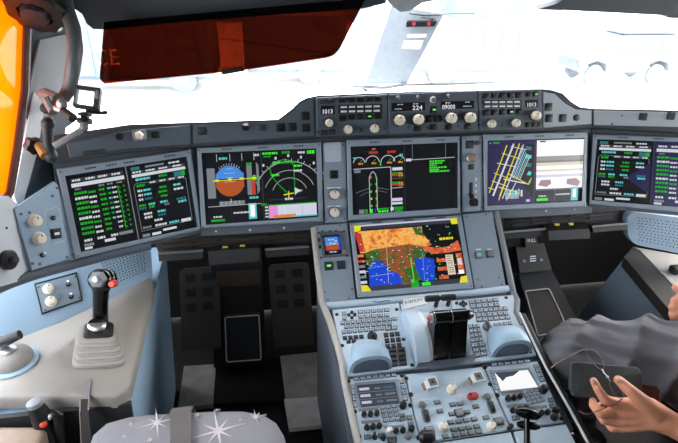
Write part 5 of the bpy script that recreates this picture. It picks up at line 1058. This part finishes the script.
t = thing('person', 'seated person in dark grey trousers holding a phone case and rimless glasses', 'person', V((.9, .6, 0)))
m = MB()
chain(m, [(pel, .14), (V((.91, .56, .84)), .125), (chest, .135), (neck, .058), (head_-V((0, 0, .03)), .07)]); m.sph(head_, .1, sc=(.78, .95, 1.12), seg=24, ring=16)
m.sph(head_+V((-.02, .095, -.02)), .016, sc=(.8, 1.2, 1.3)); m.sph(head_+V((-.08, .0, -.01)), .02, sc=(.4, .8, 1.3)); m.sph(head_+V((.08, .0, -.01)), .02, sc=(.4, .8, 1.3)); m.sph(head_+V((0, .075, -.065)), .026, sc=(1, .8, .6))
chain(m, [(chest+V((-.08, 0, .03)), .08), (shL, .06), (elL, .044), (elL.lerp(wrL, .35), .042), (wrL, .027)]); chain(m, [(chest+V((.08, 0, .03)), .08), (shR, .06), (elR, .042), (elR.lerp(wrR, .35), .040), (wrR, .026)])
chain(m, [(hipL, .085), (kneeL, .055), (ankL, .036), (ankL+V((-.02, .14, -.07)), .03)]); chain(m, [(hipR, .085), (kneeR, .055), (ankR, .036), (ankR+V((0, .14, -.07)), .03)])
# left hand
W = wrL
for kx, ky, kd, kr in ((619, 404, 1.072, .0135), (615, 412, 1.080, .0135), (615, 420, 1.088, .0130), (621, 427, 1.094, .0120)): chain(m, [(W, .024), (dp(650, 412+(ky-412)*.6, 1.075), .020), (dp(kx, ky, kd), kr)])
chain(m, [(dp(619, 404, 1.072), .0125), (dp(605, 400, 1.060), .0105), (dp(598, 389.5, 1.062), .0093), (dp(593.8, 381, 1.070), .0080)])
chain(m, [(dp(615, 412, 1.080), .0125), (dp(600, 413.5, 1.070), .0108), (dp(593.5, 405, 1.082), .0095), (dp(593, 401, 1.092), .0082)])
chain(m, [(dp(615, 420, 1.088), .0120), (dp(604, 420, 1.084), .0104), (dp(598, 412, 1.100), .0090), (dp(601, 405, 1.110), .0078)])
chain(m, [(dp(621, 427, 1.094), .0110), (dp(612, 428, 1.096), .0094), (dp(606, 421, 1.110), .0080), (dp(608, 414, 1.118), .0070)])
chain(m, [(dp(655, 413, 1.068), .021), (dp(642, 401, 1.052), .0155), (dp(629.5, 390, 1.050), .0125), (dp(618.5, 380, 1.062), .0098)])
# right hand resting on the far thigh
chain(m, [(wrR, .026), (dp(689, 305, 1.25), .028)])
for i, (kx, ky) in enumerate(((681, 298), (679, 304), (679, 311), (682, 317))): chain(m, [(dp(689, 305, 1.25), .022), (dp(kx, ky, 1.24+.005*i), .0125), (dp(kx-6, ky+3, 1.245+.005*i), .0105), (dp(kx-5, ky+8, 1.26+.005*i), .009)])
chain(m, [(dp(690, 298, 1.25), .016), (dp(682, 291, 1.24), .012), (dp(676, 288, 1.245), .010)])
o = m.obj('body', 'skin', t, smooth=180); remesh(o, .0035, 3)
for p, q_ in ((dp(592.8, 379.5, 1.060), dp(595, 384, 1.058)), (dp(617.5, 379, 1.050), dp(620.5, 382, 1.047))):
    m = MB(); m.sph(p.lerp(q_, .5), .0065, sc=(.75, .35, 1), fr=F((0, 0, 0), (q_-p).cross(CF).normalized(), CF, (q_-p).normalized())); m.obj('nail', 'nail', o)
# trousers with folds
def leg(m, pts, seg=44, n=40, ph=0, fold=.05):
    ps = [V(p) for p, _ in pts]; rs = [r for _, r in pts]; P_, R_ = [], []
    for i in range(len(ps)-1):
        for k in range(n): P_.append(ps[i].lerp(ps[i+1], k/n)); R_.append(rs[i]+(rs[i+1]-rs[i])*(k/n))
    P_.append(ps[-1]); R_.append(rs[-1])
    for _ in range(14): P_ = [P_[0]]+[(P_[i-1]+P_[i]*2+P_[i+1])/4 for i in range(1, len(P_)-1)]+[P_[-1]]; R_ = [R_[0]]+[(R_[i-1]+R_[i]*2+R_[i+1])/4 for i in range(1, len(R_)-1)]+[R_[-1]]
    a = V((0, 0, 1)); loops = []; s_ = 0
    for i, p in enumerate(P_):
        tt = (P_[min(i+1, len(P_)-1)]-P_[max(i-1, 0)]).normalized()
        a = (a-tt*a.dot(tt)).normalized(); b_ = tt.cross(a); s_ += (P_[i]-P_[i-1]).length if i else 0; l = []
        for j in range(seg):
            th = 2*math.pi*j/seg
            w1 = abs(math.sin(th*1.5+s_*34+ph+.9*math.sin(s_*11+th))); w2 = abs(math.sin(th*2.5-s_*27+ph*2+.8*math.sin(th*2+s_*8)))
            r = R_[i]*(1+fold*(1-w1)**2*1.6-fold*.5*w2+fold*.5*math.sin(3*th+s_*40)*math.exp(-((s_-.46)/.12)**2))
            l.append(p+(a*math.cos(th)+b_*math.sin(th))*r)
        loops.append(l)
    m.loft(loops); m.sph(P_[0], R_[0]*.98); m.sph(P_[-1], R_[-1]*.9)
m = MB(); leg(m, [(hipL, .112), (hipL.lerp(kneeL, .55), .098), (kneeL, .090), (kneeL.lerp(ankL, .35), .082), (ankL, .062)], fold=.13); leg(m, [(hipR, .112), (kneeR, .080), (ankR, .06)], ph=1); chain(m, [(hipL, .125), (pel, .15), (hipR, .12)]); m.sph(kneeL, .084)
o = m.obj('trousers', 'trousers', t, smooth=180); remesh(o, .0045, 1)
m = MB(); chain(m, [(pel+V((0, 0, .05)), .150), (V((.91, .56, .86)), .142), (chest, .152)]); chain(m, [(chest+V((-.08, 0, .03)), .10), (shL, .078), (shL.lerp(elL, .55), .066)]); chain(m, [(chest+V((.08, 0, .03)), .10), (shR, .078), (shR.lerp(elR, .55), .066)]); o = m.obj('shirt', 'shirt', t, smooth=180); remesh(o, .008, 2)
m = MB(); m.sph(head_+V((0, -.012, .02)), .106, sc=(.80, .94, 1.08), seg=24, ring=14); o = m.obj('hair', 'hair', t); 
for a_ in (ankL, ankR):
    m = MB(); m.loft([[a_+V((x*k, y_+.02, z-a_.z if 0 else z)) for x, z in ((-.045, -.115), (.045, -.115), (.04, -.06), (0, -.04), (-.04, -.06))] for y_, k in ((-.08, .8), (0, 1), (.10, 1), (.19, .7))]); m.obj('shoe', 'black', t, smooth=60)
# seat under the pilot
t = thing('pilot_seat', 'dark right hand seat under the seated person', 'seat', V((.9, .55, 0)))
m = MB(); fr = F((.91, .58, 0)); m.rbox(fr, .56, .50, .42, .545, r=.06, ch=.03); m.box(fr, 0, 0, .22, .34, .34, .40); m.obj('cushion', 'charcoal', t); m = MB(); m.prism([V((.66, .36, .5)), V((1.16, .36, .5)), V((1.14, .26, 1.15)), V((.68, .26, 1.15))], V((0, -.1, 0))); m.obj('backrest', 'charcoal', t)
# phone in its case, wallet, glasses
t = thing('phone_case', 'dark grey rounded phone case held in the left hand above the thigh', 'phone case', dp(607, 380, 1.1))
def soft(pts, back, th, mt, nm, par, ins_=.0025):
    c_ = sum(pts, V((0, 0, 0)))/len(pts); m = MB(); m.loft([[c_+(p-c_)*.97+back*th for p in pts], [p+back*(th-.002) for p in pts], [p+back*.002 for p in pts], [c_+(p-c_)*.97 for p in pts]]); return m.obj(nm, mt, par, smooth=50)
q = rounded([(571.8, 361.5), (639, 367.5), (643, 375), (641.5, 401), (636, 402), (574, 396.5), (571, 388)], [5, 4, 2, 3, 1, 3, 2])
pts = [dp(x, y, 1.105+.02*(380-y)/20*.5) for x, y in q]; bk = (pts[0]-pts[10]).cross(pts[5]-pts[15]).normalized(); bk = bk if bk.dot(CF) > 0 else -bk
soft(pts, bk, .014, 'phone_case', 'case_shell', t)
m = MB(); [m.box(F(dp(578.5, 371+i*2, 1.1035+.0009*(4-i)), CR, CU, -CF), 0, 0, 0, .0018, .0018, .001) for i in range(3)]; m.obj('embossed_dots', 'black', t)
t = thing('wallet', 'brown leather wallet edge sticking out right of the phone case', 'wallet', dp(651, 394, 1.13))
pts = [dp(x, y, 1.135) for x, y in rounded([(640, 384), (656, 386), (660, 390), (659, 404), (640, 402)], [1, 2, 2, 1, 1])]; soft(pts, bk, .012, 'leather', 'cover', t)
t = thing('eyeglasses', 'thin rimless eyeglasses dangling from the fingers in front of the phone case', 'glasses', dp(604, 372, 1.05))
D_ = 1.045
l1 = rounded([(585.5, 349), (594, 349.5), (601, 357), (604.5, 367), (602.5, 370.5), (597, 367), (589, 357)], [2, 3, 3, 2, 2, 3, 3]); l2 = rounded([(609.5, 380.5), (614, 381.5), (622, 391), (624.5, 397), (621.5, 399.5), (616.5, 397), (609.5, 385.5)], [1.5, 2, 3, 2, 2, 3, 2])
for l in (l1, l2):
    m = MB(); pts = [dp(x, y, D_) for x, y in l]; m.prism(pts, CF*.0022); ob = m.obj('lens', 'lens_glass', t); m = MB(); m.tube(pts+[pts[0]], .00055, 6); m.obj('lens_edge', 'trim_grey', ob)
m = MB(); m.tube([dp(602, 369, D_), dp(604, 373, D_-.004), dp(607, 376, D_-.004), dp(610, 381, D_)], .0012, 8); m.sph(dp(607.5, 377, D_-.003), .003); m.obj('bridge', 'chrome', t)
m = MB(); m.tube([dp(587, 350, D_), dp(582, 350, D_), dp(570, 356, D_+.01), dp(557, 363, D_+.02), dp(551, 368, D_+.025)], [.0013, .0012, .0009, .0011, .0014], 8); m.obj('temple', 'beige', t)
m = MB(); m.tube([dp(622, 399, D_), dp(618, 402, D_+.0), dp(606, 407.5, D_+.002), dp(590, 414, D_+.006), dp(584, 414, D_+.01), dp(579, 411, D_+.015)], [.0013, .0012, .0009, .0009, .0012, .0014], 8); m.obj('temple', 'leather', t)
# ================================================================== REST OF THE SHELL (round and behind the camera)
def shell(name, mt, c, s):
    m = MB(); m.box(F(c), 0, 0, 0, *s); o = m.obj(name, mt); o['kind'] = 'structure'; return o
shell('wall_left_lower', 'lining', (-1.42, .6, .40), (.04, 2.8, .84)); shell('wall_right_lower', 'lining', (1.62, .6, .40), (.04, 2.8, .84))
shell('wall_left_upper', 'lining', (-1.38, .2, 1.66), (.04, 2.0, .44)); shell('wall_right_upper', 'lining', (1.58, .2, 1.66), (.04, 2.0, .44))
shell('wall_left_rear', 'lining', (-1.40, -.45, 1.1), (.04, .75, .76)); shell('wall_right_rear', 'lining', (1.60, -.45, 1.1), (.04, .75, .76))
shell('wall_back', 'lining', (.1, -.82, .95), (3.1, .04, 1.95)); shell('ceiling_rear', 'lining', (.1, -.3, 1.94), (3.1, 1.1, .03))
for n_, x in ((3, -1.40), (4, 1.60)):
    shell('window_%d' % n_, 'window_glass', (x, .62, 1.13), (.008, 1.4, .66))
# ================================================================== OUTSIDE
GZ = -3.6
m = MB(); m.box(F((20, 60, GZ-.1)), 0, 0, 0, 400, 300, .2); o = m.obj('ground', 'ground'); o['kind'] = 'structure'
GP = Pl((0, 0, GZ), (0, 0, 1))
def gpt(x, y): return GP.hit(x, y)
def wheelm(m, c, r, w, ax, mi=1):
    a1 = V((0, 0, 1)); f = F(c, ax.cross(a1), a1, ax); m.lathe(f.at(0, 0, -w/2), [(r*.8, 0), (r, .04), (r, w-.04), (r*.8, w)], 24, mi); m.lathe(f.at(0, 0, -w/2-.02), [(r*.5, 0), (r*.55, w+.04)], 16, 0)
# off-road car
wf, wr_ = gpt(592, 85), gpt(653, 84)
ax = (wr_-wf).normalized(); sc_ = (wr_-wf).length/2.79; sd_ = V((ax.y, -ax.x, 0)); sd_ = sd_ if sd_.y > 0 else -sd_
CFm = F(wf-ax*.75*sc_, ax, sd_, (0, 0, 1))
t = thing('off_road_car', 'pale washed-out off-road car with an upright cabin parked beyond the right windscreen', 'car', wf)
def carpt(x, y, z): return CFm.pt(x*sc_, y*sc_, z*sc_)
m = MB(); body = [(0, .55), (0, 1.0), (.15, 1.1), (1.25, 1.18), (4.55, 1.18), (4.6, .55), (4.1, .5), (3.95, .85), (3.55, .97), (3.15, .85), (3.0, .5), (1.25, .5), (1.15, .85), (.75, .97), (.35, .85), (.2, .5)]
m.prism([carpt(x, 0, z) for x, z in body], sd_*1.75*sc_); m.obj('body', 'car', t)
m = MB(); m.prism([carpt(x, .08, z) for x, z in ((1.3, 1.18), (1.65, 1.85), (1.85, 1.95), (4.4, 1.95), (4.5, 1.18))], sd_*1.6*sc_); m.obj('cabin', 'car_pale', t)
for a, b_ in ((1.6, 2.3), (2.45, 3.3), (3.45, 4.3)):
    m = MB(); m.prism([carpt(a+.05, .06, 1.28), carpt(b_, .06, 1.28), carpt(b_, .06, 1.75), carpt(a+(.22 if a < 2 else .05), .06, 1.75)], sd_*.03); m.obj('side_window', 'car_dark', t)
m = MB(); m.box(CFm, 3.0*sc_, .9*sc_, 2.02*sc_, 2.5*sc_, 1.4*sc_, .06*sc_); m.obj('roof_rack', 'car', t)
for x in (.75, 3.55):
    for y in (.1, 1.6):
        m = MB(); wheelm(m, carpt(x, y, .40), .40*sc_, .22, sd_); m.obj('wheel', ['car_pale', 'car_dark'], t)
m = MB(); m.tube([carpt(-.1, .2, .9), carpt(.1, .1, .55), carpt(.3, .1, .45)], .05, 8); m.obj('bumper', 'car_dark', t)
# service trucks
def truck(x0, x1, yb, hgt, wheels, lb, writing=None, cab=None):
    a, b_ = gpt(x0, yb), gpt(x1, yb); u = (b_-a).normalized(); n_ = V((-u.y, u.x, 0)); n_ = n_ if n_.y > 0 else -n_
    t = thing('service_truck', lb, 'truck', a); L_ = (b_-a).length
    fr = F(a, u, n_, (0, 0, 1)); m = MB(); m.prism([fr.pt(0, 0, .7), fr.pt(0, 0, hgt), fr.pt(L_, 0, hgt), fr.pt(L_, 0, .7)], n_*2.4); m.obj('box_body', 'building', t)
    m = MB(); m.box(fr, L_/2, 1.2, .6, L_*.96, 2.0, .2); m.obj('chassis', 'car_dark', t)
    for k in range(6):
        m = MB(); m.box(fr, L_*(k+.5)/6, -.02, (hgt+.7)/2, .06, .05, hgt-.8); m.obj('body_rib', 'car', t)
    for wx, r in wheels:
        p = gpt(wx, yb); d_ = (p-a).dot(u)
        for y in (.2, 2.2): m = MB(); wheelm(m, fr.pt(d_, y, r), r, .3, n_); m.obj('wheel', ['car_pale', 'car'], t)
    if writing:
        vs, fs = textmesh(writing[0]); m = MB(); p = gpt(writing[1], yb); d_ = (p-a).dot(u); m.add([fr.pt(d_+v[0]*writing[2], -.06, writing[3]+v[1]*writing[4]) for v in vs], fs); m.obj('writing', 'sign_white', t)
    return t
truck(60, 214, 94, 3.1, ((184, .55),), 'washed-out box truck seen through the left windscreen', ('ICE', 97, 1.15, 1.15, .62))
truck(246, 345, 86, 2.9, ((310, .5),), 'second pale truck, right of the box truck and seen through the tinted visor')
truck(418, 520, 86, 2.6, ((441, .62),), 'pale truck with one round wheel seen right of the centre pillar')
m = MB(); b0 = gpt(-60, 40)
for x0, x1, lb in ((20, 372, 'pale hangar wall far behind the left windscreen'), (455, 560, 'pale hangar wall far behind the right windscreen')):
    a, b_ = gpt(x0, 22), gpt(x1, 22); m = MB(); m.prism([a, b_, b_+V((0, 0, 9)), a+V((0, 0, 9))], V((0, 6, 0))); o = m.obj('hangar', 'building'); tag(o, lb, 'building')
# ================================================================== LIGHT
w = bpy.data.worlds.new('world'); SC.world = w; w.use_nodes = True; nt = w.node_tree; bg = nt.nodes['Background']
sky = nt.nodes.new('ShaderNodeTexSky'); sky.sky_type = 'NISHITA'; sky.sun_disc = False; sky.sun_elevation = R(50); sky.sun_rotation = R(60); sky.dust_density = 4; sky.air_density = 1
mx = nt.nodes.new('ShaderNodeMixRGB'); mx.inputs[0].default_value = .75; mx.inputs[2].default_value = (.97, .98, 1.0, 1)
sm = nt.nodes.new('ShaderNodeVectorMath'); sm.operation = 'SCALE'; sm.inputs['Scale'].default_value = .15
nt.links.new(sky.outputs[0], sm.inputs[0]); nt.links.new(sm.outputs[0], mx.inputs[1]); nt.links.new(mx.outputs[0], bg.inputs['Color']); bg.inputs['Strength'].default_value = 14
def area(name, loc, rot, sx, sy, e, col=(1, 1, 1)):
    l = bpy.data.lights.new(name, 'AREA'); l.shape = 'RECTANGLE'; l.size = sx; l.size_y = sy; l.energy = e; l.color = col
    o = bpy.data.objects.new(name, l); COL.objects.link(o); o.location = loc; o.rotation_euler = [R(a) for a in rot]; return o
area('added_fill', (-.2, -.1, 1.85), (-25, 0, 0), 1.2, .5, 3)  # unseen fill added above and behind the camera to lift the cabin
SC.view_settings.view_transform = 'Standard'; SC.view_settings.look = 'None'; SC.view_settings.gamma = 1; SC.view_settings.exposure = 0
SC.view_settings.use_curve_mapping = False
